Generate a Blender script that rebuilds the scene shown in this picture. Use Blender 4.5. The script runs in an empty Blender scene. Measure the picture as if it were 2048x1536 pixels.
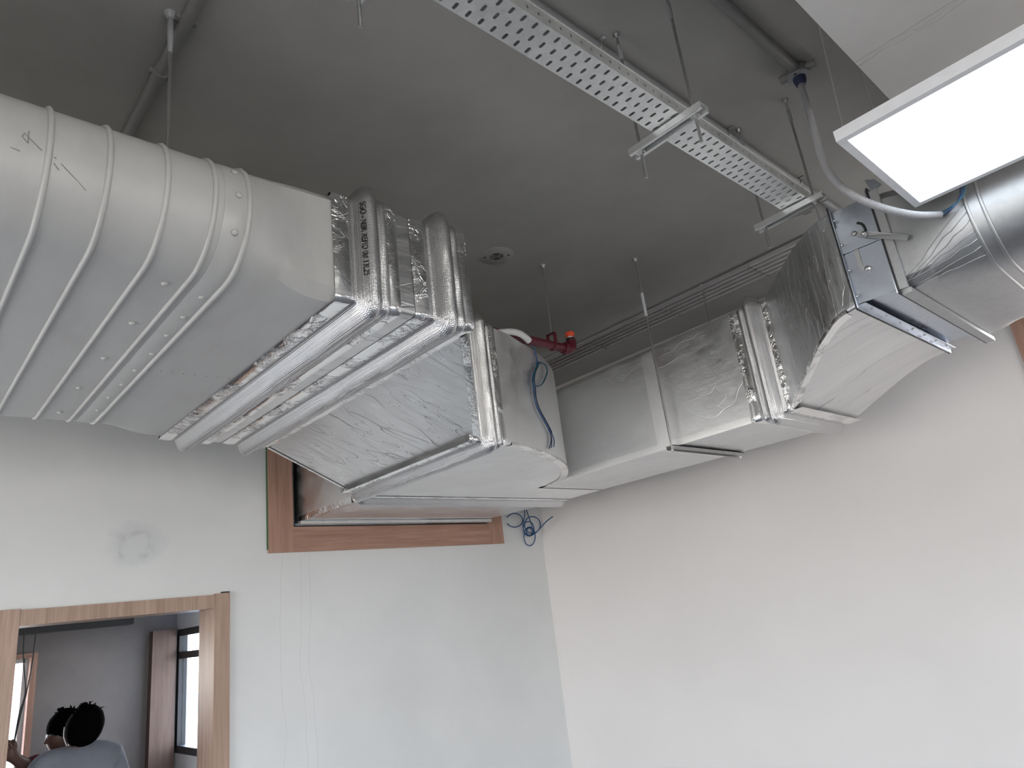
import bpy, bmesh, math, random
from mathutils import Vector, Matrix, noise
random.seed(7)
sc = bpy.context.scene
COL = sc.collection

# ------------------------------------------------------------------ camera
FPX = 1386.376
RM = ((0.73750207, -0.66455046, -0.12026384),
      (0.12221792, 0.30647062, -0.94400135),
      (0.66419386, 0.68150455, 0.30724269))
CAM = Vector((0.0, 0.0, 1.8))
cd = bpy.data.cameras.new('camera')
cd.sensor_fit = 'HORIZONTAL'; cd.sensor_width = 36.0
cd.lens = 36.0 * FPX / 2048.0
cd.clip_start = 0.02; cd.clip_end = 200
cam = bpy.data.objects.new('camera', cd); COL.objects.link(cam)
rt, dn, fw = (Vector(r) for r in RM)
m3 = Matrix((rt, -dn, -fw)).transposed()
cam.matrix_world = Matrix.Translation(CAM) @ m3.to_4x4()
sc.camera = cam

# ------------------------------------------------------------------ view
vs = sc.view_settings
vs.view_transform = 'Standard'; vs.look = 'None'; vs.gamma = 1.0
vs.use_curve_mapping = False
vs.exposure = 1.14

# ------------------------------------------------------------------ sky
SKY = 7.0
w = bpy.data.worlds.new('sky'); sc.world = w; w.use_nodes = True
nt = w.node_tree; nt.nodes.clear()
out = nt.nodes.new('ShaderNodeOutputWorld'); bg = nt.nodes.new('ShaderNodeBackground')
tc = nt.nodes.new('ShaderNodeTexCoord'); sp = nt.nodes.new('ShaderNodeSeparateXYZ')
rp = nt.nodes.new('ShaderNodeValToRGB'); mr = nt.nodes.new('ShaderNodeMapRange')
mr.inputs[1].default_value = -1; mr.inputs[2].default_value = 1
nt.links.new(tc.outputs['Generated'], sp.inputs[0]); nt.links.new(sp.outputs[2], mr.inputs[0])
nt.links.new(mr.outputs[0], rp.inputs[0]); nt.links.new(rp.outputs[0], bg.inputs[0])
nt.links.new(bg.outputs[0], out.inputs[0])
e = rp.color_ramp.elements
e[0].position = 0.0; e[0].color = (.40, .375, .345, 1)
e[1].position = 1.0; e[1].color = (.45, .64, 1.0, 1)
for p_, c_ in ((.485, (.48, .455, .425, 1)), (.505, (1.0, .98, .955, 1)), (.53, (1.0, .99, .98, 1)), (.58, (.88, .93, 1.0, 1)), (.75, (.68, .81, 1.0, 1))):
    k_ = e.new(p_); k_.color = c_
bg.inputs[1].default_value = SKY

# window portals (guide the daylight through the window openings, add no light of their own)
def portal(loc, rot, sx, sy):
    l = bpy.data.lights.new('window_daylight', 'AREA'); l.shape = 'RECTANGLE'; l.size = sx; l.size_y = sy
    l.cycles.is_portal = True
    o = bpy.data.objects.new('window_daylight', l); COL.objects.link(o)
    o.location = loc; o.rotation_euler = rot
PI = math.pi
portal((-3.3, 2.4, 1.725), (0, -PI/2, 0), 2.45, 2.8)
portal((-.55, -3.7, 1.65), (PI/2, 0, 0), 4.5, 1.9)
portal((1.95, 5.45, 1.5), (0, PI/2, 0), .9, .8)
portal((.45, 5.98, 1.4), (-PI/2, 0, 0), .9, .95)

# ------------------------------------------------------------------ helpers
def ray(u, v):
    c = Vector(((u - 1024) / FPX, (v - 768) / FPX, 1.0))
    return rt * c.x + dn * c.y + fw * c.z
def onx(u, v, x): r = ray(u, v); return CAM + r * ((x - CAM.x) / r.x)
def ony(u, v, y): r = ray(u, v); return CAM + r * ((y - CAM.y) / r.y)
def onz(u, v, z): r = ray(u, v); return CAM + r * ((z - CAM.z) / r.z)

class G:
    """collects vertices and faces in world space"""
    def __init__(s): s.v = []; s.f = []
    def add(s, vs_, fs_):
        b = len(s.v); s.v += [Vector(p) for p in vs_]; s.f += [tuple(i + b for i in f) for f in fs_]; return s
    def box(s, x0, x1, y0, y1, z0, z1):
        v = [(x, y, z) for z in (z0, z1) for y in (y0, y1) for x in (x0, x1)]
        return s.add(v, [(0, 2, 3, 1), (4, 5, 7, 6), (0, 1, 5, 4), (2, 6, 7, 3), (0, 4, 6, 2), (1, 3, 7, 5)])
    def obox(s, c, ax, ay, az, hx, hy, hz):
        c = Vector(c); ax = Vector(ax).normalized(); ay = Vector(ay).normalized(); az = Vector(az).normalized()
        v = [c + ax * hx * i + ay * hy * j + az * hz * k for k in (-1, 1) for j in (-1, 1) for i in (-1, 1)]
        return s.add(v, [(0, 2, 3, 1), (4, 5, 7, 6), (0, 1, 5, 4), (2, 6, 7, 3), (0, 4, 6, 2), (1, 3, 7, 5)])
    def loft(s, rings, closed=True, caps=(False, False), loop=False):
        n = len(rings[0]); v = [p for r in rings for p in r]; f = []
        R_ = len(rings)
        for i in range(R_ if loop else R_ - 1):
            a = i * n; b = ((i + 1) % R_) * n
            for j in range(n if closed else n - 1):
                k = (j + 1) % n
                f.append((a + j, a + k, b + k, b + j))
        if caps[0]: f.append(tuple(range(n - 1, -1, -1)))
        if caps[1]: f.append(tuple((R_ - 1) * n + j for j in range(n)))
        return s.add(v, f)
    def tube(s, pts, r, n=10, caps=True, closed=False):
        pts = [Vector(p) for p in pts]; N = len(pts)
        rr = r if isinstance(r, (list, tuple)) else [r] * N
        tang = []
        for i in range(N):
            if closed: a, b = pts[i - 1], pts[(i + 1) % N]
            else: a, b = pts[max(i - 1, 0)], pts[min(i + 1, N - 1)]
            t = (b - a); t = t.normalized() if t.length > 1e-9 else Vector((0, 0, 1)); tang.append(t)
        ref = Vector((0, 0, 1)) if abs(tang[0].z) < .9 else Vector((1, 0, 0))
        u = (ref - tang[0] * ref.dot(tang[0])).normalized(); rings = []
        for i in range(N):
            u = (u - tang[i] * u.dot(tang[i]))
            u = u.normalized() if u.length > 1e-6 else tang[i].orthogonal().normalized()
            w_ = tang[i].cross(u)
            rings.append([pts[i] + (u * math.cos(2 * PI * k / n) + w_ * math.sin(2 * PI * k / n)) * rr[i] for k in range(n)])
        return s.loft(rings, True, (caps and not closed, caps and not closed), loop=closed)
    def cyl(s, a, b, r, n=12): return s.tube([a, b], r, n)
    def lathe(s, c, axis, prof, n=20):
        """prof: list of (radius, height along axis)"""
        c = Vector(c); axis = Vector(axis).normalized(); u = axis.orthogonal().normalized(); w_ = axis.cross(u)
        rings = [[c + axis * h + (u * math.cos(2 * PI * k / n) + w_ * math.sin(2 * PI * k / n)) * max(r, 1e-4) for k in range(n)] for r, h in prof]
        return s.loft(rings, True, (True, True))
    def prism(s, poly, z0, z1):
        n = len(poly)
        v = [(p[0], p[1], z0) for p in poly] + [(p[0], p[1], z1) for p in poly]
        f = [tuple(range(n - 1, -1, -1)), tuple(range(n, 2 * n))] + [(i, (i + 1) % n, n + (i + 1) % n, n + i) for i in range(n)]
        return s.add(v, f)

def spline(pts, per=8, closed=False):
    pts = [Vector(p) for p in pts]; N = len(pts); o = []
    rng = range(N if closed else N - 1)
    for i in rng:
        if closed: p0, p1, p2, p3 = pts[i - 1], pts[i], pts[(i + 1) % N], pts[(i + 2) % N]
        else: p0, p1, p2, p3 = pts[max(i - 1, 0)], pts[i], pts[i + 1], pts[min(i + 2, N - 1)]
        for k in range(per):
            t = k / per
            o.append(.5 * ((2 * p1) + (p2 - p0) * t + (2 * p0 - 5 * p1 + 4 * p2 - p3) * t * t + (3 * p1 - p0 - 3 * p2 + p3) * t ** 3))
    if not closed: o.append(pts[-1])
    return o

def obj(name, g, mat, parent=None, smooth=False, bevel=0, solid=0, fix=True):
    base = parent['_b'] if parent is not None and '_b' in parent else (0, 0, 0)
    base = Vector(base)
    me = bpy.data.meshes.new(name)
    me.from_pydata([tuple(p - base) for p in g.v], [], g.f)
    if fix:
        bm = bmesh.new(); bm.from_mesh(me)
        bmesh.ops.recalc_face_normals(bm, faces=bm.faces); bm.to_mesh(me); bm.free()
    me.materials.append(mat)
    o = bpy.data.objects.new(name, me); COL.objects.link(o)
    if parent is not None: o.parent = parent; o['_b'] = tuple(base)
    if smooth:
        if smooth is True: me.shade_smooth()
        else: me.set_sharp_from_angle(angle=math.radians(smooth))
    if bevel:
        b = o.modifiers.new('edge', 'BEVEL'); b.width = bevel; b.segments = 2; b.limit_method = 'ANGLE'
        b.harden_normals = False
    if solid:
        q = o.modifiers.new('thick', 'SOLIDIFY'); q.thickness = solid; q.offset = 0
    return o
def tag(o, label, cat, group=None):
    o['label'] = label; o['category'] = cat
    if group: o['group'] = group
    return o
def thing(name, base, label, cat, group=None):
    o = bpy.data.objects.new(name, None); COL.objects.link(o); o.location = base; o['_b'] = tuple(base)
    o.empty_display_size = .1
    return tag(o, label, cat, group)
def struct(name, g, mat, **k):
    o = obj(name, g, mat, **k)
    if o.parent is None: o['kind'] = 'structure'
    return o

# ------------------------------------------------------------------ materials
def new_mat(name, col=(.5, .5, .5), rough=.5, metal=0.0):
    m = bpy.data.materials.new(name); m.use_nodes = True
    b = m.node_tree.nodes['Principled BSDF']
    b.inputs['Base Color'].default_value = (*col, 1); b.inputs['Roughness'].default_value = rough
    b.inputs['Metallic'].default_value = metal
    return m, m.node_tree, b
def N(nt, t, **kw):
    n = nt.nodes.new('ShaderNode' + t)
    for k, v in kw.items(): setattr(n, k, v)
    return n
def coords(nt, scale=(1, 1, 1), loc=(0, 0, 0), rot=(0, 0, 0), world=False):
    t = N(nt, 'TexCoord'); mp = N(nt, 'Mapping')
    mp.inputs['Scale'].default_value = scale; mp.inputs['Location'].default_value = loc; mp.inputs['Rotation'].default_value = rot
    if world:
        g = N(nt, 'NewGeometry'); nt.links.new(g.outputs['Position'], mp.inputs[0])
    else: nt.links.new(t.outputs['Object'], mp.inputs[0])
    return mp.outputs[0]
def noise_n(nt, vec, scale, detail=3, rough=.5, dist=0):
    n = N(nt, 'TexNoise'); n.inputs['Scale'].default_value = scale; n.inputs['Detail'].default_value = detail
    n.inputs['Roughness'].default_value = rough; n.inputs['Distortion'].default_value = dist
    nt.links.new(vec, n.inputs['Vector']); return n.outputs[0]
def math_n(nt, op, a, b=None, clamp=False):
    n = N(nt, 'Math', operation=op); n.use_clamp = clamp
    for i, q in enumerate((a, b)):
        if q is None: continue
        if isinstance(q, (int, float)): n.inputs[i].default_value = q
        else: nt.links.new(q, n.inputs[i])
    return n.outputs[0]
def maprange(nt, v, a, b, c, d):
    n = N(nt, 'MapRange'); n.inputs[1].default_value = a; n.inputs[2].default_value = b
    n.inputs[3].default_value = c; n.inputs[4].default_value = d; nt.links.new(v, n.inputs[0]); return n.outputs[0]
def mixc(nt, fac, a, b):
    n = N(nt, 'Mix', data_type='RGBA')
    if isinstance(fac, (int, float)): n.inputs[0].default_value = fac
    else: nt.links.new(fac, n.inputs[0])
    for i, q in ((6, a), (7, b)):
        if isinstance(q, tuple): n.inputs[i].default_value = (*q, 1)
        else: nt.links.new(q, n.inputs[i])
    return n.outputs[2]
def bump(nt, b, h, strength=.3, dist=.01):
    n = N(nt, 'Bump'); n.inputs['Strength'].default_value = strength; n.inputs['Distance'].default_value = dist
    nt.links.new(h, n.inputs['Height']); nt.links.new(n.outputs[0], b.inputs['Normal']); return n

def crease(nt, vec, scale, width, seed_detail=2, dist=0.6):
    """thin long lines: the contours of a noise field"""
    n = noise_n(nt, vec, scale, seed_detail, .5, dist)
    d = math_n(nt, 'ABSOLUTE', math_n(nt, 'SUBTRACT', n, .5))
    return maprange(nt, d, 0, width, 1, 0)

def mat_paint(name, col, var=.03, rough=.75, bumpy=.08, scale=2.0):
    m, nt, b = new_mat(name, col, rough)
    v = coords(nt, world=True)
    n = noise_n(nt, v, scale, 4, .6)
    d = tuple(c * (1 - var * 2) for c in col); l = tuple(min(1, c * (1 + var)) for c in col)
    nt.links.new(mixc(nt, maprange(nt, n, .3, .7, 0, 1), d, l), b.inputs['Base Color'])
    bump(nt, b, noise_n(nt, v, 220, 2), bumpy, .002)
    return m

def mat_wall_back():
    """white emulsion with a filled plaster patch, scuffs and two hairline drips"""
    m, nt, b = new_mat('white_wall_paint_patched', (.72, .73, .74), .7)
    v = coords(nt, world=True)
    n = noise_n(nt, v, 1.6, 4, .6)
    base = mixc(nt, maprange(nt, n, .3, .7, 0, 1), (.63, .638, .642), (.69, .695, .697))
    # filler patch round (1.05, 2.31)
    pv = coords(nt, (1, 1, 1), (-1.05, 0, -2.355), world=True)
    s = N(nt, 'SeparateXYZ'); nt.links.new(pv, s.inputs[0])
    ex = math_n(nt, 'MULTIPLY', s.outputs[0], 6.4); ez = math_n(nt, 'MULTIPLY', s.outputs[2], 8.2)
    r = math_n(nt, 'SQRT', math_n(nt, 'ADD', math_n(nt, 'POWER', ex, 2), math_n(nt, 'POWER', ez, 2)))
    wob = noise_n(nt, v, 9, 4, .6)
    r = math_n(nt, 'ADD', r, math_n(nt, 'MULTIPLY', math_n(nt, 'SUBTRACT', wob, .5), 1.0))
    halo = maprange(nt, r, .75, 1.05, .75, 0)
    ring = math_n(nt, 'SUBTRACT', 1.0, math_n(nt, 'MULTIPLY', math_n(nt, 'ABSOLUTE', math_n(nt, 'SUBTRACT', r, .52)), 4.5), True)
    ringm = math_n(nt, 'MULTIPLY', ring, maprange(nt, noise_n(nt, v, 14, 3), .42, .62, 0, .5))
    c1 = mixc(nt, halo, base, (.57, .59, .60))
    c2 = mixc(nt, ringm, c1, (.40, .40, .41))
    # hairline drips below the duct opening
    st = N(nt, 'SeparateXYZ'); nt.links.new(v, st.inputs[0])
    wx = math_n(nt, 'MULTIPLY', math_n(nt, 'SUBTRACT', noise_n(nt, v, 1.7, 2), .5), .14)
    line = None
    for x0 in (1.83, 1.96, 2.02):
        d = math_n(nt, 'ABSOLUTE', math_n(nt, 'SUBTRACT', math_n(nt, 'ADD', st.outputs[0], wx), x0))
        l = maprange(nt, d, 0, .0022, .75, 0)
        line = l if line is None else math_n(nt, 'MAXIMUM', line, l)
    lowm = maprange(nt, st.outputs[2], 2.28, 2.26, 0, 1)
    c3 = mixc(nt, math_n(nt, 'MULTIPLY', line, lowm), c2, (.5, .49, .48))
    nt.links.new(c3, b.inputs['Base Color'])
    bump(nt, b, noise_n(nt, v, 160, 2), .06, .002)
    return m

def mat_foil(name, col=(.78, .78, .79), rough=.30, scale=(1, 1, 1), crs=.5, fine=.25, rot=(0, 0, 0), grid=0.0, lump=.55, dk=.6, pleat=None):
    m, nt, b = new_mat(name, col, rough, 1.0)
    v = coords(nt, scale, rot=rot)
    c1 = crease(nt, v, 3.2, .006, 1, .25); c2 = crease(nt, v, 7.0, .006, 1, .3)
    msk = maprange(nt, noise_n(nt, v, 2.1, 2), .40, .56, 0, 1)
    big = noise_n(nt, v, 9, 3, .55)
    fn = noise_n(nt, coords(nt, (60, 60, 60)), 1.0, 3, .6)
    h = math_n(nt, 'MULTIPLY', math_n(nt, 'MAXIMUM', c1, math_n(nt, 'MULTIPLY', c2, .7)), msk)
    h = math_n(nt, 'SUBTRACT', math_n(nt, 'MULTIPLY', big, lump), math_n(nt, 'MULTIPLY', h, crs))
    h = math_n(nt, 'ADD', h, math_n(nt, 'MULTIPLY', fn, fine))
    if pleat:
        pv = noise_n(nt, coords(nt, pleat[:3], rot=rot), 1.0, 2, .5, .3)
        pm = maprange(nt, noise_n(nt, coords(nt), 2.6, 2), .42, .62, 0, pleat[3])
        h = math_n(nt, 'ADD', h, math_n(nt, 'MULTIPLY', pv, pm))
    if grid:
        vg = coords(nt)
        for d_ in 'XYZ':
            wv = N(nt, 'TexWave', wave_type='BANDS', bands_direction=d_); wv.inputs['Scale'].default_value = 14
            nt.links.new(vg, wv.inputs['Vector']); p = math_n(nt, 'POWER', wv.outputs[1], 10)
            h = math_n(nt, 'ADD', h, math_n(nt, 'MULTIPLY', p, grid))
    bump(nt, b, h, .55, .006)
    nt.links.new(maprange(nt, noise_n(nt, v, 14, 3), .3, .7, rough - .06, rough + .1), b.inputs['Roughness'])
    dirt = maprange(nt, noise_n(nt, v, 1.3, 4, .65), .35, .75, 0, .25)
    line = math_n(nt, 'MULTIPLY', math_n(nt, 'MULTIPLY', math_n(nt, 'MAXIMUM', c1, math_n(nt, 'MULTIPLY', c2, .7)), msk), dk)
    nt.links.new(mixc(nt, math_n(nt, 'MAXIMUM', dirt, line), col, tuple(c * .42 for c in col)), b.inputs['Base Color'])
    return m
def mat_emboss():
    m, nt, b = new_mat('embossed_foil', (.66, .66, .67), .20, 1.0)
    v = coords(nt); h = None
    for d_ in 'XYZ':
        wv = N(nt, 'TexWave', wave_type='BANDS', bands_direction=d_); wv.inputs['Scale'].default_value = 78
        wv.inputs['Distortion'].default_value = .6
        nt.links.new(v, wv.inputs['Vector'])
        h = wv.outputs[1] if h is None else math_n(nt, 'ADD', h, wv.outputs[1])
    h = math_n(nt, 'ADD', h, math_n(nt, 'MULTIPLY', noise_n(nt, v, 420, 1), 1.2))
    bump(nt, b, h, .28, .0022)
    return m
def mat_tape():
    m, nt, b = new_mat('aluminium_tape', (.90, .90, .90), .13, 1.0)
    v = coords(nt); n1 = noise_n(nt, v, 30, 4, .65, .8); n2 = crease(nt, v, 18, .03, 2, 1.2)
    msk = maprange(nt, noise_n(nt, v, 6, 2), .48, .62, 0, 1)
    h = math_n(nt, 'ADD', math_n(nt, 'MULTIPLY', n1, math_n(nt, 'ADD', msk, .15)), math_n(nt, 'MULTIPLY', math_n(nt, 'MULTIPLY', n2, msk), .5))
    bump(nt, b, h, .6, .01)
    return m
def mat_galv(name, col=(.62, .63, .64), rough=.34, metal=1.0, spangle=.08, smear=0):
    m, nt, b = new_mat(name, col, rough, metal)
    v = coords(nt)
    vo = N(nt, 'TexVoronoi'); vo.inputs['Scale'].default_value = 60; nt.links.new(v, vo.inputs['Vector'])
    n = noise_n(nt, v, 5, 4, .6)
    f = math_n(nt, 'ADD', math_n(nt, 'MULTIPLY', vo.outputs['Color'], .35), math_n(nt, 'MULTIPLY', n, .65))
    nt.links.new(mixc(nt, f, tuple(c * (1 - spangle * 2) for c in col), tuple(min(1, c * (1 + spangle)) for c in col)), b.inputs['Base Color'])
    nt.links.new(maprange(nt, n, .3, .7, rough - .07, rough + .1), b.inputs['Roughness'])
    bump(nt, b, noise_n(nt, v, 3.5, 3), .12, .01)
    return m
def mat_duct_paint():
    m, nt, b = new_mat('grey_painted_duct', (.44, .44, .435), .5, .05)
    v = coords(nt); n = noise_n(nt, v, 3, 5, .62)
    smear = maprange(nt, noise_n(nt, coords(nt, (7, 2.5, 2.5)), 1.2, 4, .6), .50, .68, 0, 1)
    c = mixc(nt, maprange(nt, n, .3, .7, 0, 1), (.46, .46, .455), (.505, .505, .50))
    c = mixc(nt, math_n(nt, 'MULTIPLY', smear, .5), c, (.41, .40, .395))
    nt.links.new(c, b.inputs['Base Color'])
    nt.links.new(maprange(nt, n, .3, .7, .42, .56), b.inputs['Roughness'])
    bump(nt, b, noise_n(nt, v, 2.2, 2), .1, .02)
    return m
def mat_wood(name, axis, dark=(.265, .17, .125), light=(.41, .285, .225)):
    m, nt, b = new_mat(name, light, .45)
    sc_ = [26, 26, 26]; sc_[axis] = 1.1
    v = coords(nt, tuple(sc_), world=True)
    g1 = noise_n(nt, v, 1.6, 5, .6, .4); g2 = noise_n(nt, v, 7, 3, .6)
    f = math_n(nt, 'ADD', math_n(nt, 'MULTIPLY', g1, .7), math_n(nt, 'MULTIPLY', g2, .3))
    nt.links.new(mixc(nt, maprange(nt, f, .36, .64, 0, 1), dark, light), b.inputs['Base Color'])
    bump(nt, b, g2, .08, .002)
    return m
def mat_plain(name, col, rough=.5, metal=0, nscale=30, var=.08):
    m, nt, b = new_mat(name, col, rough, metal)
    n = noise_n(nt, coords(nt), nscale, 3)
    nt.links.new(mixc(nt, n, tuple(c * (1 - var) for c in col), tuple(min(1, c * (1 + var)) for c in col)), b.inputs['Base Color'])
    return m
def mat_emit(name, col, s):
    m, nt, b = new_mat(name, (.9, .9, .9), .4)
    b.inputs['Emission Color'].default_value = (*col, 1); b.inputs['Emission Strength'].default_value = s
    return m
def mat_glass():
    m, nt, b = new_mat('window_glass'); nt.nodes.remove(b)
    o = nt.nodes['Material Output']; t = N(nt, 'BsdfTransparent'); g = N(nt, 'BsdfGlossy'); g.inputs['Roughness'].default_value = .02
    mx = N(nt, 'MixShader'); mx.inputs[0].default_value = .05
    t.inputs[0].default_value = (.97, .98, .98, 1)
    nt.links.new(t.outputs[0], mx.inputs[1]); nt.links.new(g.outputs[0], mx.inputs[2]); nt.links.new(mx.outputs[0], o.inputs[0])
    return m

def mat_film():
    m, nt, b = new_mat('frosted_window_film'); nt.nodes.remove(b)
    o = nt.nodes['Material Output']; t = N(nt, 'BsdfTranslucent'); g = N(nt, 'BsdfDiffuse'); mx = N(nt, 'MixShader'); mx.inputs[0].default_value = .25
    n = noise_n(nt, coords(nt, (14, 1, 3)), 2.0, 3)
    c = mixc(nt, n, (.80, .74, .74), (.95, .93, .94)); nt.links.new(c, t.inputs[0]); nt.links.new(c, g.inputs[0])
    nt.links.new(t.outputs[0], mx.inputs[1]); nt.links.new(g.outputs[0], mx.inputs[2]); nt.links.new(mx.outputs[0], o.inputs[0])
    return m
def mat_beam():
    m, nt, b = new_mat('light_grey_beam_paint', (.6, .59, .585), .8)
    v = coords(nt, world=True); n = noise_n(nt, v, 2.5, 4, .6)
    base = mixc(nt, maprange(nt, n, .3, .7, 0, 1), (.55, .54, .535), (.62, .61, .605))
    st = N(nt, 'SeparateXYZ'); nt.links.new(v, st.inputs[0]); line = None
    for x0, sc_, w_, k in ((1.995, 1.3, .0022, .8), (2.015, 2.3, .0016, .6), (2.003, 4.0, .0013, .5)):
        wx = math_n(nt, 'MULTIPLY', math_n(nt, 'SUBTRACT', noise_n(nt, v, sc_ * 3, 3), .5), .06)
        d = math_n(nt, 'ABSOLUTE', math_n(nt, 'SUBTRACT', math_n(nt, 'ADD', st.outputs[0], wx), x0))
        l = maprange(nt, d, 0, w_, k, 0); line = l if line is None else math_n(nt, 'MAXIMUM', line, l)
    nt.links.new(mixc(nt, line, base, (.2, .2, .2)), b.inputs['Base Color'])
    bump(nt, b, noise_n(nt, v, 160, 2), .12, .002)
    return m
M = dict(
    wall_b=mat_wall_back(),
    wall=mat_paint('warm_white_wall_paint', (.70, .672, .66), .02, .7, .05, 1.2),
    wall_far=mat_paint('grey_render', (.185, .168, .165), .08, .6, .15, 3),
    ceil=mat_paint('dark_grey_ceiling_paint', (.36, .352, .333), .05, .8, .15, 2.5),
    beam=mat_beam(),
    floor=mat_paint('floor_screed', (.15, .143, .138), .06, .6, .1, 2),
    white=mat_plain('white_paint', (.75, .75, .75), .5),
    foil=mat_foil('foil_sheet', (.80, .80, .805), .33, (.24, 2.4, 2.4), .8, .12, lump=.30, dk=.5, rot=(0, 0, .22), pleat=(4, 70, 70, .55)),
    foil_soft=mat_foil('foil_sheet_smooth', (.90, .90, .90), .42, (1, 1, 1), .15, .10, lump=.25, dk=.3),
    foil_under=mat_foil('foil_sheet_creased', (.82, .82, .82), .40, (2.4, .22, 1), .5, .10, lump=.25, dk=.8, rot=(0, 0, -.55)),
    foil_side=mat_foil('foil_sheet_ribbed', (.78, .785, .795), .34, (1.0, 1.0, 1.6), .12, .10, lump=.30, dk=.2, pleat=(5, 5, 60, .18)),
    foil_tr=mat_foil('foil_sheet_wrinkled', (.80, .805, .82), .32, (3.4, 3.4, .55), .5, .08, grid=.02, lump=.22, dk=.3, pleat=(60, 60, 3, .8)),
    emboss=mat_emboss(), tape=mat_tape(),
    galv=mat_galv('galvanised_sheet', (.46, .465, .475), .50), galv_d=mat_galv('galvanised_damper_blue_lit', (.50, .54, .61), .30),  # damper: blue of the reflected light is put into its colour
    galv_tray=mat_galv('galvanised_tray', (.78, .79, .79), .40, .85, .12),
    zinc=mat_galv('zinc_rod', (.55, .55, .55), .35),
    duct=mat_duct_paint(),
    wood_z=mat_wood('wood_veneer_upright', 2), wood_x=mat_wood('wood_veneer_level', 0),
    wood_dz=mat_wood('brown_veneer_upright', 2, (.29, .155, .112), (.43, .255, .19)),
    wood_dx=mat_wood('brown_veneer_level', 0, (.29, .155, .112), (.43, .255, .19)),
    wood_shaded=mat_wood('shaded_veneer_upright', 2, (.12, .075, .06), (.19, .125, .10)),  # pillar veneer: the shade on it is put into a darker colour
    pipe=mat_plain('grey_painted_pipe', (.22, .215, .21), .5),
    pvc=mat_plain('white_pvc', (.62, .62, .63), .45), pvcg=mat_plain('grey_pvc', (.30, .30, .31), .5),
    tube=mat_plain('pale_grey_tube', (.46, .44, .43), .45),
    red=mat_plain('red_painted_pipe', (.095, .007, .018), .4), orange=mat_plain('orange_cap', (.85, .10, .04), .5),
    black=mat_plain('black_plastic', (.012, .012, .014), .5), blue=mat_plain('blue_cable', (.015, .07, .20), .4),
    bluegreen=mat_plain('teal_cable', (.015, .09, .12), .4), navy=mat_plain('navy_plastic', (.02, .03, .075), .5),
    led=mat_emit('led_diffuser', (.80, .90, 1.0), 1.8), whitem=mat_plain('white_enamel', (.72, .73, .76), .35),
    dark=mat_plain('dark_grey_metal', (.03, .032, .035), .45), green=mat_plain('green_tape', (.03, .10, .05), .6),
    hair=mat_plain('black_hair', (.0015, .0015, .002), .95), skin=mat_plain('brown_skin', (.10, .05, .035), .5),
    shirt=mat_plain('pale_blue_cotton', (.18, .195, .235), .85), maroon=mat_plain('maroon_cotton', (.11, .018, .03), .85),
    jeans=mat_plain('dark_denim', (.03, .04, .07), .85), glass=mat_glass(),
    facade=mat_plain('pale_facade', (.75, .76, .78), .8), bluep=mat_plain('blue_sheet', (.10, .22, .50), .6),
    bark=mat_plain('pale_bark', (.25, .2, .15), .8), leaf=mat_plain('yellow_leaf', (.55, .40, .10), .7),
    conduit=mat_plain('grey_white_conduit', (.32, .32, .335), .5), film=mat_film(),
    letter=mat_plain('black_print', (.01, .01, .012), .5), smear=mat_plain('pencil_smudge', (.25, .25, .25), .6))

M['hair'].node_tree.nodes['Principled BSDF'].inputs['Specular IOR Level'].default_value = .02
# ================================================================== the setting
X0, X1, Y0, Y1, ZC = -3.3, 4.016, -3.7, 4.0, 3.47
YB = 4.2
struct('floor', G().box(X0 - .2, X1 + .2, Y0 - .2, 6.2, -.12, 0), M['floor'])
struct('ceiling', G().box(X0 - .2, X1 + .2, Y0 - .2, YB, ZC, ZC + .15), M['ceil'])
struct('ceiling_beam', G().box(X0, X1, -.55, .431, 3.2, ZC), M['beam'])
# back wall with the doorway and the high duct opening
DX0, DX1, DZ = .576, 1.447, 2.0
OX0, OX1, OZ0, OZ1 = 1.906, 3.448, 2.428, 3.08
g = G()
DL = .014
g.box(X0, DX0 - DL, Y1, YB, 0, ZC); g.box(DX0 - DL, DX1 + DL, Y1, YB, DZ + DL, ZC); g.box(DX1 + DL, OX0, Y1, YB, 0, ZC)
g.box(OX0, OX1, Y1, YB, 0, OZ0); g.box(OX0, OX1, Y1, YB, OZ1, ZC); g.box(OX1, X1 + .2, Y1, YB, 0, ZC)
struct('wall_back', g, M['wall_b'])
# right wall, with a framed opening high up beside the camera
g = G(); BY0, BY1, BZ0, BZ1 = -.9, .47, 2.30, 3.1
g.box(X1, X1 + .2, Y0, BY0, 0, ZC); g.box(X1, X1 + .2, BY1, Y1, 0, ZC); g.box(X1, X1 + .2, BY0, BY1, 0, BZ0); g.box(X1, X1 + .2, BY0, BY1, BZ1, ZC)
struct('wall_right', g, M['wall'])
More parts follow.
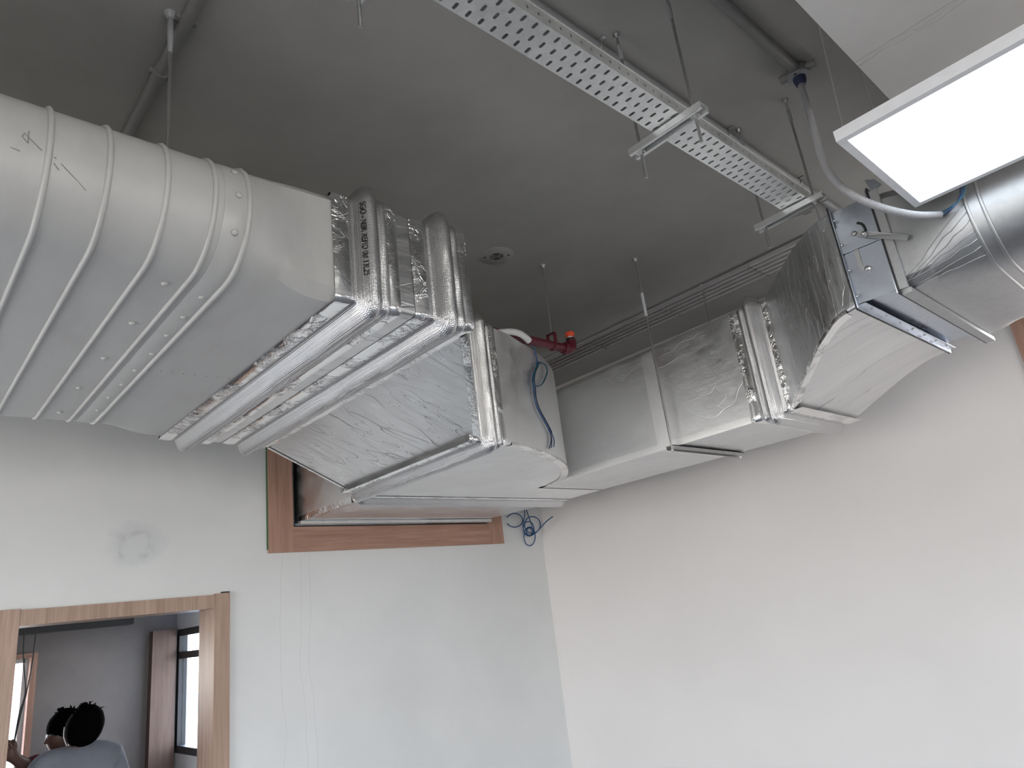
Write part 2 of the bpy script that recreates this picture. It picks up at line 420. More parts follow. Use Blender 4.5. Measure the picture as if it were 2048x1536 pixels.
# left wall and front wall with daylight windows
def win_wall(name, axis, p0, p1, a0, a1, b0, b1, z0, z1):
    g = G()
    def bx(u0, u1, zz0, zz1):
        if axis == 'x': g.box(p0, p1, u0, u1, zz0, zz1)
        else: g.box(u0, u1, p0, p1, zz0, zz1)
    bx(a0, b0, 0, ZC); bx(b1, a1, 0, ZC); bx(b0, b1, 0, z0); bx(b0, b1, z1, ZC)
    return struct(name, g, M['wall'])
win_wall('wall_left', 'x', X0 - .2, X0, Y0 - .2, YB, 1.0, 3.8, .5, 2.95)
win_wall('wall_front', 'y', Y0 - .2, Y0, X0, X1 + .2, -2.8, 1.7, .7, 2.6)
def window(name, axis, p, b0, b1, z0, z1, n, thick=.05, trans=None):
    root = None
    def bx(G_, u0, u1, zz0, zz1, d=thick):
        if axis == 'x': G_.box(p - d / 2, p + d / 2, u0, u1, zz0, zz1)
        else: G_.box(u0, u1, p - d / 2, p + d / 2, zz0, zz1)
    g = G(); f = .05
    bx(g, b0, b1, z0, z0 + f); bx(g, b0, b1, z1 - f, z1); bx(g, b0, b0 + f, z0 + f, z1 - f); bx(g, b1 - f, b1, z0 + f, z1 - f)
    root = struct(name, g, M['dark'])
    for i in range(1, n):
        u = b0 + (b1 - b0) * i / n
        q = G(); bx(q, u - f / 2, u + f / 2, z0 + f, z1 - f); obj('mullion', q, M['dark'], root)
    if trans:
        q = G(); bx(q, b0 + f, b1 - f, trans - f / 2, trans + f / 2); obj('transom', q, M['dark'], root)
    for i in range(n):
        u0 = b0 + (b1 - b0) * i / n + f; u1 = b0 + (b1 - b0) * (i + 1) / n - f
        for zz in ([(z0 + f, z1 - f)] if not trans else [(z0 + f, trans - f / 2), (trans + f / 2, z1 - f)]):
            q = G(); bx(q, u0, u1, zz[0], zz[1], .006); obj('pane', q, M['glass'], root)
    return root
window('window_1', 'x', X0 - .1, 1.0, 3.8, .5, 2.95, 3)
window('window_2', 'y', Y0 - .1, -2.8, 1.7, .7, 2.6, 3)

# ---- room behind the doorway
g = G(); FY = 6.02
g.box(-.8, .0, FY, 6.2, 0, 2.4); g.box(.0, .96, FY, 6.2, 0, .92); g.box(.0, .96, FY, 6.2, 1.885, 2.4); g.box(.96, 1.95, FY, 6.2, 0, 2.4)
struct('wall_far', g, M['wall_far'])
struct('ceiling.001', G().box(-.8, 1.86, YB, 6.2, 2.3, 2.4), M['ceil'])
g = G()
g.box(1.90, 1.98, YB, 5.1, 0, 2.3); g.box(1.90, 1.98, 5.1, 6.0, 0, 1.10); g.box(1.90, 1.98, 5.1, 6.0, 1.965, 2.3)
g.box(1.90, 1.98, 6.0, 6.02, 0, 2.3)
struct('wall_side', g, M['white'])
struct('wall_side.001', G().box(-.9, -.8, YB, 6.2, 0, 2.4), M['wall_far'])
struct('trim_3', G().box(-.8, 1.55, 5.86, FY, 2.037, 2.3), M['dark'])
# closed box added behind the duct opening to keep its gap dark
g = G(); g.box(1.82, 1.86, YB, 4.9, 2.42, 3.3); g.box(3.52, 3.56, YB, 4.9, 2.34, 3.3); g.box(1.82, 3.56, 4.86, 4.9, 2.42, 3.3)
g.box(1.86, 3.52, YB, 4.86, 2.34, 2.38); g.box(1.82, 3.56, YB, 4.9, 3.3, 3.34)
struct('wall_void', g, M['wall_far'])
window('window_3', 'x', 1.93, 5.1, 6.0, 1.10, 1.965, 1, .06, 1.775)
w4 = struct('window_4', G().box(.0, .94, FY + .10, FY + .13, .92, .95).box(.0, .94, FY + .10, FY + .13, 1.86, 1.885).box(.0, .03, FY + .10, FY + .13, .95, 1.86).box(.93, .96, FY + .10, FY + .13, .92, 1.885), M['white'])
obj('pane', G().box(.03, .83, FY + .112, FY + .116, .95, 1.86), M['glass'], w4)
obj('frosted_pane', G().box(.845, .93, FY + .105, FY + .109, .95, 1.86), M['film'], w4)
obj('mullion', G().box(.83, .845, FY + .10, FY + .13, .95, 1.86), M['white'], w4)
# wood casing of the bright far window
r_ = struct('trim_4', G().box(.955, .992, FY - .02, FY + .06, .88, 1.915), M['wood_dz'])
obj('board', G().box(.0, .955, FY - .02, FY + .06, 1.885, 1.915), M['wood_dx'], r_)
# clad pillar beside the side window
p = struct('trim_5', G().box(1.706, 1.852, 5.94, FY, 0, 1.970), M['wood_shaded'])
obj('board', G().box(1.855, 1.885, 5.965, FY, 0, 1.975), M['wood_shaded'], p)

# ---- door casing (boards proud of the wall, linings inside the opening)
d = struct('door_1', G().box(.500, DX0, Y1 - .018, Y1, 0, 2.075), M['wood_z'])
obj('casing_board', G().box(DX1, 1.530, Y1 - .018, Y1, 0, 2.075), M['wood_z'], d)
obj('casing_board', G().box(DX0 + .001, DX1 - .001, Y1 - .016, Y1, DZ, 2.07), M['wood_z'], d)
obj('jamb_lining', G().box(DX1, DX1 + DL, Y1 + .0, YB + .01, 0, DZ), M['wood_z'], d)
obj('jamb_lining', G().box(DX0 - DL, DX0, Y1 + .0, YB + .01, 0, DZ), M['wood_z'], d)
obj('head_lining', G().box(DX0 - DL, DX1 + DL, Y1 + .0, YB + .01, DZ, DZ + DL), M['wood_x'], d)
obj('packer', G().box(1.485, 1.530, Y1 - .012, Y1, 2.075, 2.083), M['black'], d)
# ---- frame of the high duct opening
t = struct('trim_1', G().box(1.752, OX0, Y1 - .02, Y1, 2.280, 3.22), M['wood_dz'])
obj('frame_board', G().box(OX0 + .001, OX1 + .004, Y1 - .019, Y1, 2.280, OZ0), M['wood_dx'], t)
obj('frame_board', G().box(OX1 + .005, 3.587, Y1 - .02, Y1, 2.280, 3.22), M['wood_dz'], t)
obj('frame_board', G().box(OX0 + .001, OX1 + .004, Y1 - .019, Y1, OZ1, 3.22), M['wood_dx'], t)
obj('masking_tape', G().box(1.747, 1.752, Y1 - .012, Y1, 2.30, 3.22), M['green'], t)
obj('reveal_strip', G().box(OX0, OX0 + .012, Y1 - .012, YB, OZ0, OZ1), M['dark'], t)
obj('reveal_strip', G().box(OX0 + .012, OX1, Y1 - .004, YB, OZ0 - .001, OZ0 + .010), M['dark'], t)
# ---- frame on the right wall
t = struct('trim_2', G().box(X1 - .02, X1, BY1, .602, 2.15, 3.25), M['wood_dz'])
obj('frame_board', G().box(X1 - .02, X1, BY0 - .13, BY0, 2.15, 3.25), M['wood_dz'], t)
obj('frame_board', G().box(X1 - .019, X1, BY0, BY1, 2.15, BZ0), M['wood_dx'], t)
obj('frame_board', G().box(X1 - .019, X1, BY0, BY1, BZ1, 3.25), M['wood_dx'], t)

# ================================================================== ducts
def rect_loop(a0, a1, z0, z1, r, na, nz, o=0.0, nc=3):
    """closed loop of (a, z); o pushes it outwards"""
    a0 -= o; a1 += o; z0 -= o; z1 += o; r = r + o * .8; L = []
    def seg(p, q, n):
        for i in range(n): L.append((p[0] + (q[0] - p[0]) * i / n, p[1] + (q[1] - p[1]) * i / n))
    def arc(c, t0):
        for i in range(nc): t_ = t0 + (PI / 2) * i / nc; L.append((c[0] + r * math.cos(t_), c[1] + r * math.sin(t_)))
    seg((a0 + r, z0), (a1 - r, z0), na); arc((a1 - r, z0 + r), -PI / 2)
    seg((a1, z0 + r), (a1, z1 - r), nz); arc((a1 - r, z1 - r), 0)
    seg((a1 - r, z1), (a0 + r, z1), na); arc((a0 + r, z1 - r), PI / 2)
    seg((a0, z1 - r), (a0, z0 + r), nz); arc((a0 + r, z0 + r), PI)
    return L
def place(axis, t, L): return [Vector((t, a, z)) if axis == 'x' else Vector((a, t, z)) for a, z in L]
def lumpy(ring, amp, seed, fr=9.0):
    c = sum(ring, Vector()) / len(ring); o = []
    for p in ring:
        k = noise.noise(p * fr + Vector((seed, seed * 2, 0)))
        d = (p - c); d = Vector((0 if abs(d.x) < 1e-6 else d.x, d.y, d.z))
        o.append(p + d.normalized() * k * amp)
    return o
def band(axis, t0, t1, rf, prof, amp=0.0, seed=0.0, na=50, nz=24, r=.012, nsub=1):
    """a wrap round a rectangular duct; rf(t)->(a0,a1,z0,z1); prof: [(fraction, outset)]"""
    pr = []
    for i in range(len(prof) - 1):
        for k in range(nsub):
            f = k / nsub; pr.append((prof[i][0] + (prof[i + 1][0] - prof[i][0]) * f, prof[i][1] + (prof[i + 1][1] - prof[i][1]) * f))
    pr.append(prof[-1]); rings = []
    for f, o in pr:
        t = t0 + (t1 - t0) * f
        ring = place(axis, t, rect_loop(*rf(t), r, na, nz, o))
        rings.append(lumpy(ring, amp * min(1, o / .02), seed) if amp else ring)
    return G().loft(rings)
RIDGE = [(0, .003), (.12, .004), (.18, .003), (.23, .012), (.31, .033), (.40, .045), (.48, .048), (.56, .041), (.62, .026), (.66, .016), (.70, .015), (.76, .021), (.82, .022), (.88, .013), (.94, .004), (1, .003)]
FLAT = [(0, .0012), (.5, .0022), (1, .0012)]

def ribbon(name, edge, da, db, wa, wb, mat, parent, jit=.003):
    """folded tape over an edge: edge points, the two in-surface directions and widths"""
    g = G(); rings = []
    for i, p in enumerate(edge):
        p = Vector(p); A = Vector(da[i] if isinstance(da, list) else da); B = Vector(db[i] if isinstance(db, list) else db)
        n = -(A + B).normalized() * .004
        k1 = 1 + jit * 40 * (noise.noise(p * 13) * .5); k2 = 1 + jit * 40 * (noise.noise(p * 13 + Vector((5, 5, 5))) * .5)
        na_ = -B * .0028; nb_ = -A * .0028
        rings.append([p + A * wa * k1 + na_, p + A * wa * .3 + na_ * 1.1, p + n * .9, p + B * wb * .3 + nb_ * 1.1, p + B * wb * k2 + nb_])
    g.loft(rings, closed=False)
    return obj(name, g, mat, parent, smooth=50)

# ---- flat oval duct section with blend to a rectangle: loop of (a, z), near side first
def oval_loop(a0, a1, z0, z1, k, nS=14, nF=18):
    """k = 0 flat oval, 1 rectangle"""
    r = (z1 - z0) / 2; zc = (z0 + z1) / 2; L = []
    def side(cx, sgn, up):
        for i in range(nS + 1):
            th = -PI / 2 + PI * i / nS
            if not up: th = -th
            ox = cx - sgn * r * math.cos(th); oz = zc + r * math.sin(th)
            # the square corner the same index goes to
            q = max(abs(math.cos(th)), abs(math.sin(th)))
            px = cx - sgn * r * math.cos(th) / q; pz = zc + r * math.sin(th) / q
            L.append((ox + (px - ox) * k, oz + (pz - oz) * k))
    # near side going up
    side(a0 + r, 1, True)
    for i in range(1, nF): L.append((a0 + r + (a1 - a0 - 2 * r) * i / nF, z1))
    side(a1 - r, -1, False)
    for i in range(1, nF): L.append((a1 - r + (a0 - a1 + 2 * r) * i / nF, z0))
    return L
def lerp(a, b, t): return a + (b - a) * t
def ss(t): t = max(0, min(1, t)); return t * t * (3 - 2 * t)

# ---------------- left flat-oval duct
LB = (0.0, 2.2, 2.65)
ld = thing('oval_duct', LB, 'long grey painted flat-oval air duct with raised ribs at upper left', 'air duct')
def left_sec(x):
    k = ss((x - .56) / .26)
    return (lerp(1.421, 1.515, k), lerp(2.985, 3.005, k), lerp(2.650, 2.650, k), lerp(2.955, 2.985, k), k)
xs = [-3.0, -2, -1, -.3, 0, .2, .4, .5, .56] + [.56 + .26 * i / 12 for i in range(1, 13)] + [.84, .872]
obj('duct_shell', G().loft([place('x', x, oval_loop(*left_sec(x))) for x in xs]), M['duct'], ld, smooth=35)
def rib_path(x, o, k=None):
    a0, a1, z0, z1, kk = left_sec(x)
    return place('x', x, oval_loop(a0 - o, a1 + o, z0 - o, z1 + o, kk if k is None else k))
for x in (-.62, -.43, -.24, -.05, .075, .182, .290, .405, .509):
    obj('rib', G().tube(rib_path(x, .0015), .0062, 8, closed=True), M['duct'], ld, smooth=True)
obj('seam_flange', G().tube(rib_path(.590, .002), .0072, 8, closed=True), M['duct'], ld, smooth=True)
obj('seam_band', G().loft([rib_path(.53, .0005), rib_path(.532, .0018), rib_path(.585, .0018), rib_path(.590, .0005)]), M['duct'], ld, smooth=35)
scr = [(722, 848), (580, 1022), (456, 1175), (346, 1305), (262, 1413), (885, 907), (806, 995), (732, 1075), (667, 1155), (594, 1228), (536, 1290), (478, 1347), (430, 1403)]
for (u, v) in scr:
    c = onz(u / 2.194, 180 + v / 2.194, 2.65); c.z = 2.65
    obj('screw', G().lathe(c, (0, 0, -1), [(.0085, 0), (.008, .003), (.004, .006), (.0001, .0065)], 10), M['duct'], ld, smooth=True)
for th in (-.55, .05, .6):
    c = Vector((.562, 1.5755 - .1545 * math.cos(th), 2.8025 + .1545 * math.sin(th)))
    obj('screw', G().lathe(c, (0, -math.cos(th), math.sin(th)), [(.0085, 0), (.008, .004), (.004, .006), (.0001, .0065)], 10), M['duct'], ld, smooth=True)
for i in range(8):
    c = onz((655 + i * 50) / 2.194, 180 + (1228 + i * 5.3) / 2.194, 2.65)
    obj('pin_hole', G().lathe((c.x, c.y, 2.6495), (0, 0, -1), [(.0022, 0), (.0018, .0006)], 6), M['black'], ld)
# pencil marks on the flank: an arrow and a 4-like scribble
def flank(u, v):
    r = ray(u, v); lo, hi = .5, 3.0       # march to the flank cylinder y,z
    t = lo
    while t < hi:
        p = CAM + r * t
        if math.hypot(p.y - 1.5755, p.z - 2.8025) < .1558 or p.z > 2.80 and p.y > 1.5755: return p
        t += .002
    return CAM + r * t
for pl in ([(48, 268), (44, 272), (56, 286), (58, 262)], [(48, 265), (62, 279), (84, 301)], [(20, 294), (30, 298), (40, 302)], [(108, 314), (113, 317)], [(108, 326), (118, 340)], [(122, 327), (140, 346), (155, 362), (172, 381)]):
    obj('pencil_mark', G().tube([flank(*q) for q in pl], .0011, 5), M['smear'], ld)
# hanger rod of the left duct
h = thing('hanger_rod', (.453, 1.60, 2.96), 'threaded rod holding up the grey oval duct beside the ceiling pipe', 'hanger rod')
obj('rod', G().tube([(.453, 1.605, 2.955), (.453, 1.61, 3.25), (.452, 1.621, 3.47)], .005, 8), M['zinc'], h)
obj('paint_coat', G().tube([(.4523, 1.613, 3.33), (.4525, 1.617, 3.39), (.452, 1.621, 3.465)], [.0062, .0085, .008], 8), M['pvcg'], h, smooth=True)
obj('anchor', G().lathe((.452, 1.621, 3.47), (0, 0, -1), [(.018, 0), (.016, .008), (.008, .02)], 10), M['pvcg'], h)
g = G(); g.box(.43, .476, 1.535, 1.68, 2.957, 2.960); g.box(.43, .433, 1.535, 1.68, 2.957, 2.966); g.box(.473, .476, 1.535, 1.68, 2.957, 2.966)
obj('channel', g, M['dark'], h)

# ---------------- foil-wrapped collar section + offset
ZL0, ZL1 = 2.65, 2.985
def secA(t): return (1.512, 3.02, 2.648, 2.982)
fc = thing('insulated_duct', (1.1, 2.25, 2.65), 'foil-wrapped straight duct with two embossed ridges joining the grey oval duct', 'insulated duct')
obj('foil_wrap', G().loft([place('x', .866, rect_loop(*secA(0), .040, 40, 12, -.035))] + [place('x', x, rect_loop(*secA(x), .012, 40, 12)) for x in (.866, 1.0, 1.15, 1.31)]), M['foil'], fc, smooth=40)
obj('collar', band('x', .892, 1.045, secA, RIDGE, .006, 3.1, 70, 20, nsub=2), M['emboss'], fc, smooth=60)
obj('collar', band('x', 1.155, 1.315, secA, RIDGE, .006, 8.7, 70, 20, nsub=2), M['emboss'], fc, smooth=60)
for a, b_, o_ in ((.858, .905, .006), (1.022, 1.062, .012), (1.118, 1.166, .006), (1.296, 1.335, .008)):
    obj('foil_tape', band('x', a, b_, secA, [(0, .0015), (.15, o_ * .6), (.6, o_), (1, o_ * .9)], .004, a * 9, 60, 18, nsub=2), M['tape'], fc, smooth=50)
# printed lettering on the first collar
cu = bpy.data.curves.new('print', 'FONT'); cu.body = 'SGO - NBR REFID 0# 13L25'; cu.size = .0165; cu.extrude = .0002
to = bpy.data.objects.new('tmp', cu); COL.objects.link(to)
dg = bpy.context.evaluated_depsgraph_get(); me = bpy.data.meshes.new_from_object(to.evaluated_get(dg)); bpy.data.objects.remove(to)
w_ = max(v.co.x for v in me.vertices)
for v in me.vertices:   # runs down the near face
    u_ = v.co.x / w_ * .235; h_ = v.co.y * .95
    x_ = .9345 + h_; f_ = (x_ - .892) / .153; o_ = 0
    for (fa, oa), (fb, ob) in zip(RIDGE, RIDGE[1:]):
        if fa <= f_ <= fb: o_ = oa + (ob - oa) * (f_ - fa) / (fb - fa)
    q = Vector((x_, 1.512 - o_, 2.955 - u_)); d_ = Vector((0, q.y - 2.266, q.z - 2.815)).normalized()
    q = q + d_ * noise.noise(q * 9 + Vector((3.1, 6.2, 0))) * .006 * min(1, o_ / .02)
    v.co = q + Vector((-.0012, -.0018 - v.co.z, 0)) - Vector((1.1, 2.25, 2.65))
me.materials.append(M['letter']); lo = bpy.data.objects.new('lettering', me); COL.objects.link(lo); lo.parent = fc

ofs = thing('insulated_duct', (1.55, 2.3, 2.46), 'foil-wrapped slanting offset piece stepping down towards the corner junction', 'insulated duct')
def secO(x):
    k = (x - 1.31) / (1.80 - 1.31); k = max(0, min(1, k))
    return (lerp(1.515, 2.075, k), lerp(3.02, 3.105, k), lerp(2.65, 2.46, k), lerp(2.98, 3.0, k))
obj('foil_wrap', G().loft([place('x', x, rect_loop(*secO(x), .012, 40, 12)) for x in [1.31 + .49 * i / 8 for i in range(9)]]), M['foil'], ofs, smooth=40)
E_ = [Vector((x, secO(x)[0], secO(x)[2])) for x in [1.33 + .44 * i / 16 for i in range(17)]]
ribbon('edge_tape', E_, Vector((0, 1, -.1)).normalized(), Vector((0, 0, 1)), .035, .03, M['tape'], ofs)
E_ = [Vector((x, secO(x)[1], secO(x)[2])) for x in [1.33 + .44 * i / 16 for i in range(17)]]
ribbon('edge_tape', E_, Vector((0, -1, 0)), Vector((0, 0, 1)), .015, .03, M['tape'], ofs)

# ---------------- junction: rounded elbow that takes both ducts
jn = thing('duct_junction', (2.6, 2.7, 2.46), 'large foil-wrapped duct junction with rounded front in the room corner', 'insulated duct')
curve = spline([(1.86, 2.072, 0), (1.98, 2.080, 0), (2.10, 2.115, 0), (2.36, 2.215, 0), (2.56, 2.325, 0), (2.70, 2.435, 0), (2.82, 2.56, 0), (2.895, 2.68, 0), (2.925, 2.79, 0)], 6)
poly = [(1.78, 2.072)] + [(p.x, p.y) for p in curve] + [(2.94, 2.86), (3.485, 2.86), (3.50, 3.22), (1.95, 3.22), (1.78, 3.105)]
nP = len(curve) + 1
jz0, jz1 = 2.46, 2.992
g = G().prism(poly, jz0, jz1)
obj('foil_wrap', g, M['foil_soft'], jn, smooth=30, bevel=.006)
E_ = [Vector((p.x, p.y, jz0)) for p in curve[6:]]
dA = []
for i in range(len(E_)):
    a, b_ = E_[max(i - 1, 0)], E_[min(i + 1, len(E_) - 1)]; tg = (b_ - a).normalized(); dA.append(Vector((-tg.y, tg.x, 0)))
ribbon('edge_tape', E_, dA, Vector((0, 0, 1)), .035, .012, M['tape'], jn)
def secB(x): return (2.072, 3.108, 2.458, 2.996)
obj('collar', band('x', 1.775, 1.925, secB, RIDGE, .005, 5.3, 60, 36, nsub=2), M['emboss'], jn, smooth=60)
for a, b_ in ((1.745, 1.79), (1.905, 1.945)):
    obj('foil_tape', band('x', a, b_, secB, [(0, .001), (.2, .006), (.7, .007), (1, .003)], .004, a * 7, 50, 30, nsub=2), M['tape'], jn, smooth=50)
def secC(y): return (1.95, 3.50, 2.458, 2.99)
obj('collar', band('y', 3.20, 3.345, secC, [(f, o * .8) for f, o in RIDGE], .004, 2.2, 60, 20, nsub=2), M['emboss'], jn, smooth=60)
obj('foil_tape', band('y', 3.18, 3.215, secC, [(0, .001), (.2, .005), (.7, .006), (1, .003)], .004, 4.4, 60, 20, nsub=2), M['tape'], jn, smooth=50)

st = thing('insulated_duct', (2.7, 3.7, 2.46), 'wide foil-wrapped duct stub running into the brown-framed wall opening', 'insulated duct')
def secD(y): k = (y - 3.3) / .7; return (lerp(1.95, 1.945, k), lerp(3.50, 3.435, max(0, min(1, k))), 2.46, 2.99)
obj('foil_wrap', G().loft([place('y', y, rect_loop(*secD(y), .012, 40, 12)) for y in (3.30, 3.6, 3.98, 4.3)], True, (False, True)), M['foil_side'], st, smooth=40)
E_ = [Vector((secD(y)[0], y, 2.46)) for y in [3.36 + .62 * i / 12 for i in range(13)]]
ribbon('edge_tape', E_, Vector((1, 0, 0)), Vector((0, 0, 1)), .025, .03, M['tape'], st)
obj('support_channel', G().box(1.93, 3.44, 3.93, 3.97, 2.437, 2.456), M['galv_tray'], st)

# ---------------- right duct along the right wall
rd = thing('insulated_duct', (3.18, 2.0, 2.46), 'straight foil-wrapped duct running along the right wall above the bare plaster', 'insulated duct')
def secR(y): return (lerp(2.865, 2.90, (y - 1.3) / 1.5), 3.48, 2.46, 2.985)
obj('foil_wrap', G().loft([place('y', y, rect_loop(*secR(y), .0012, 20, 20)) for y in [1.30 + 1.58 * i / 8 for i in range(9)]]), M['foil_side'], rd, smooth=40)
obj('collar', band('y', 1.268, 1.405, secR, [(f, o * .95) for f, o in RIDGE], .005, 6.6, 30, 36, nsub=2), M['emboss'], rd, smooth=60)
for a, b_ in ((1.395, 1.445), (1.245, 1.28)):
    obj('foil_tape', band('y', a, b_, secR, [(0, .001), (.2, .006), (.7, .007), (1, .003)], .004, a * 5, 30, 30, nsub=2), M['tape'], rd, smooth=50)
obj('foil_tape', band('y', 1.90, 1.975, secR, FLAT, .001, 1.0, 30, 30), M['foil_soft'], rd, smooth=50)
E_ = [Vector((secR(y)[0], y, 2.46)) for y in [1.45 + 1.3 * i / 20 for i in range(21)]]
ribbon('edge_tape', E_, Vector((1, 0, 0)), Vector((0, 0, 1)), .012, .03, M['foil_soft'], rd)

# trapeze hanger of the right duct
h = thing('duct_hanger', (3.14, 1.86, 2.44), 'galvanised channel with two rods carrying the duct along the right wall', 'duct hanger')
g = G(); g.box(2.815, 3.475, 1.845, 1.885, 2.452, 2.456); g.box(2.815, 3.475, 1.845, 1.848, 2.436, 2.456); g.box(2.815, 3.475, 1.882, 1.885, 2.436, 2.456)
obj('channel', g, M['zinc'], h)
for x in (2.832, 3.462):
    q = obj('rod', G().cyl((x, 1.862, 2.425), (x, 1.862, 3.47), .0048, 8), M['zinc'], h)
    obj('nut', G().lathe((x, 1.862, 2.43), (0, 0, 1), [(.009, 0), (.009, .007)], 6), M['zinc'], q)
    obj('anchor', G().lathe((x, 1.862, 3.47), (0, 0, -1), [(.014, 0), (.012, .006), (.006, .016)], 8), M['zinc'], q)
obj('coupler', G().cyl((2.832, 1.862, 3.14), (2.832, 1.862, 3.27), .0078, 8), M['whitem'], h)

# ---------------- right offset transition
TAB = [(0, 0), (.23, .29), (.5, .6), (.63, .745), (.74, .85), (.83, .93), (.9, .97), (1, 1)]
def ez(s):
    for (a, p), (b_, q) in zip(TAB, TAB[1:]):
        if s <= b_: return lerp(p, q, (s - a) / (b_ - a))
    return 1
def secT(y):
    s = max(0, min(1, (1.26 - y) / .54)); e_ = ez(s)
    return (lerp(2.87, 2.31, e_), lerp(3.48, 3.245, e_), lerp(2.46, 2.60, e_), lerp(2.985, 2.955, e_))
tr = thing('insulated_duct', (2.9, 1.0, 2.5), 'wrinkled foil-wrapped offset bending from the right wall duct to the damper', 'insulated duct')
ysT = [1.26 - .54 * i / 28 for i in range(29)]
obj('foil_wrap', G().loft([place('y', y, rect_loop(*secT(y), .010, 30, 20)) for y in ysT]), M['foil_tr'], tr, smooth=30)
# the underside sheet is smoother and carries white edge tape
g = G(); rings = []
for y in ysT:
    a0, a1, z0, z1 = secT(y); rings.append([Vector((lerp(a0 + .004, a1 - .004, i / 10), y, z0 - .0015)) for i in range(11)])
obj('underside_sheet', g.loft(rings, closed=False), M['foil_under'], tr, smooth=40)
E_ = [Vector((secT(y)[0], y, secT(y)[2])) for y in ysT[1:-2]]
ribbon('edge_tape', E_, Vector((1, 0, -.02)).normalized(), Vector((0, 0, 1)), .045, .012, M['tape'], tr)
E_ = [Vector((lerp(2.86, 3.48, i / 12), 1.262, 2.458)) for i in range(13)]
ribbon('edge_tape', E_, Vector((0, -1, .05)).normalized(), Vector((0, 1, 0)), .05, .012, M['tape'], tr)

# ---------------- damper
dm = thing('damper_box', (2.78, .65, 2.6), 'bare galvanised damper box with lever handle between foil duct and metal duct', 'damper')
DXa, DXb, DZa, DZb = 2.312, 3.245, 2.602, 2.955
DYa, DYb = .588, .715
g = G(); rr_ = [place('y', y, rect_loop(DXa + .012, DXb - .012, DZa + .022, DZb - .012, .006, 6, 6)) for y in (DYa, DYb)]
g.loft(rr_); obj('casing', g, M['galv_d'], dm, smooth=35)
def flange(y, o=.012, th=.0035, mat='galv_d', nm='flange'):
    g = G(); O = place('y', y, rect_loop(DXa - o, DXb + o, DZa - o, DZb + o, .004, 4, 4)); I = place('y', y, rect_loop(DXa + .006, DXb - .006, DZa + .006, DZb - .006, .003, 4, 4))
    O2 = [p + Vector((0, th, 0)) for p in O]; I2 = [p + Vector((0, th, 0)) for p in I]
    g.loft([O, I, I2, O2], loop=True); return obj(nm, g, M[mat], dm, smooth=30)
flange(.5885); flange(.712); flange(.582, .016, .005, 'black', 'gasket'); flange(.7165, .014, .004, 'black', 'gasket')
# near-face skin, underside channel
obj('side_plate', G().box(DXa + .001, DXa + .004, DYa + .004, DYb - .002, DZa + .006, DZb - .006), M['galv_d'], dm)
obj('return_lip', G().box(DXa, DXb, .690, .7135, DZa + .001, DZa + .003), M['galv_d'], dm)
obj('return_lip', G().box(DXa, DXb, .592, .610, DZa + .001, DZa + .003), M['galv_d'], dm)
# quadrant plate, slot, lever, spindle
def dpl(Xq, Yq, x): return onx(1640 + Xq / 4.518, 380 + Yq / 4.518, x)
xp = DXa - .008
pc = [dpl(115, 360, xp), dpl(465, 195, xp), dpl(560, 430, xp), dpl(185, 590, xp)]
def slab(pts, th): v = [Vector(p) for p in pts]; n = len(v); return G().add(v + [p + Vector((th, 0, 0)) for p in v], [tuple(range(n)), tuple(range(2 * n - 1, n - 1, -1))] + [(i, (i + 1) % n, n + (i + 1) % n, n + i) for i in range(n)])
obj('quadrant_plate', slab(pc, .003), M['galv_d'], dm)
obj('plate_fold', slab([pc[0], pc[3], pc[3] + Vector((.012, .001, 0)), pc[0] + Vector((.012, .001, 0))], .001), M['galv_d'], dm)
arc = [dpl(335 + 0, 298, xp - .0012), dpl(372, 305, xp - .0012), dpl(398, 330, xp - .0012), dpl(415, 372, xp - .0012)]
obj('arc_slot', G().tube(spline(arc, 5), .0042, 6), M['black'], dm)
lev = [dpl(285, 380, xp - .006), dpl(340, 375, xp - .006), dpl(420, 385, xp - .006), dpl(455, 372, xp - .010), dpl(800, 408, xp - .026), dpl(785, 458, xp - .026), dpl(445, 432, xp - .010), dpl(380, 425, xp - .006), dpl(300, 415, xp - .006)]
obj('lever', slab(lev, .003), M['galv'], dm)
sp_ = dpl(318, 398, xp - .003)
obj('spindle', G().lathe(sp_, (-1, 0, 0), [(.0085, 0), (.0085, .010), (.006, .013), (.0001, .014)], 10), M['zinc'], dm, smooth=40)
sp_ = dpl(398, 398, xp - .006)
obj('wing_nut', G().lathe(sp_, (-1, 0, 0), [(.007, 0), (.009, .006), (.005, .012), (.0001, .013)], 8).obox(sp_ + Vector((-.008, 0, 0)), (0, .5, .86), (1, 0, 0), (0, .86, -.5), .015, .002, .005), M['zinc'], dm)
xl = DXa - .003
lk = [dpl(300, 535, xl), dpl(340, 520, xl), dpl(382, 678, xl), dpl(440, 690, xl), dpl(470, 705, xl), dpl(455, 740, xl), dpl(410, 738, xl), dpl(350, 700, xl)]
obj('link_arm', slab(lk, .003), M['galv'], dm)
obj('spindle', G().lathe(dpl(432, 712, xl), (-1, 0, 0), [(.010, 0), (.010, .004), (.006, .008), (.0001, .010)], 10), M['zinc'], dm, smooth=40)
for i in range(7):
    obj('rivet', G().lathe((lerp(DXa + .08, DXb - .08, i / 6), .702, DZa + .001), (0, 0, -1), [(.005, 0), (.004, .002), (.0001, .003)], 8), M['zinc'], dm)
for i in range(4):
    obj('rivet', G().lathe((DXa - .012, .706, lerp(DZa + .03, DZb - .04, i / 3)), (-1, 0, 0), [(.0045, 0), (.004, .002), (.0001, .003)], 8), M['zinc'], dm)
obj('corner_bracket', slab([(DXa - .004, .575, 2.955), (DXa - .004, .540, 2.965), (DXa - .004, .555, 2.992), (DXa - .004, .583, 3.005)], .006), M['galv_d'], dm)

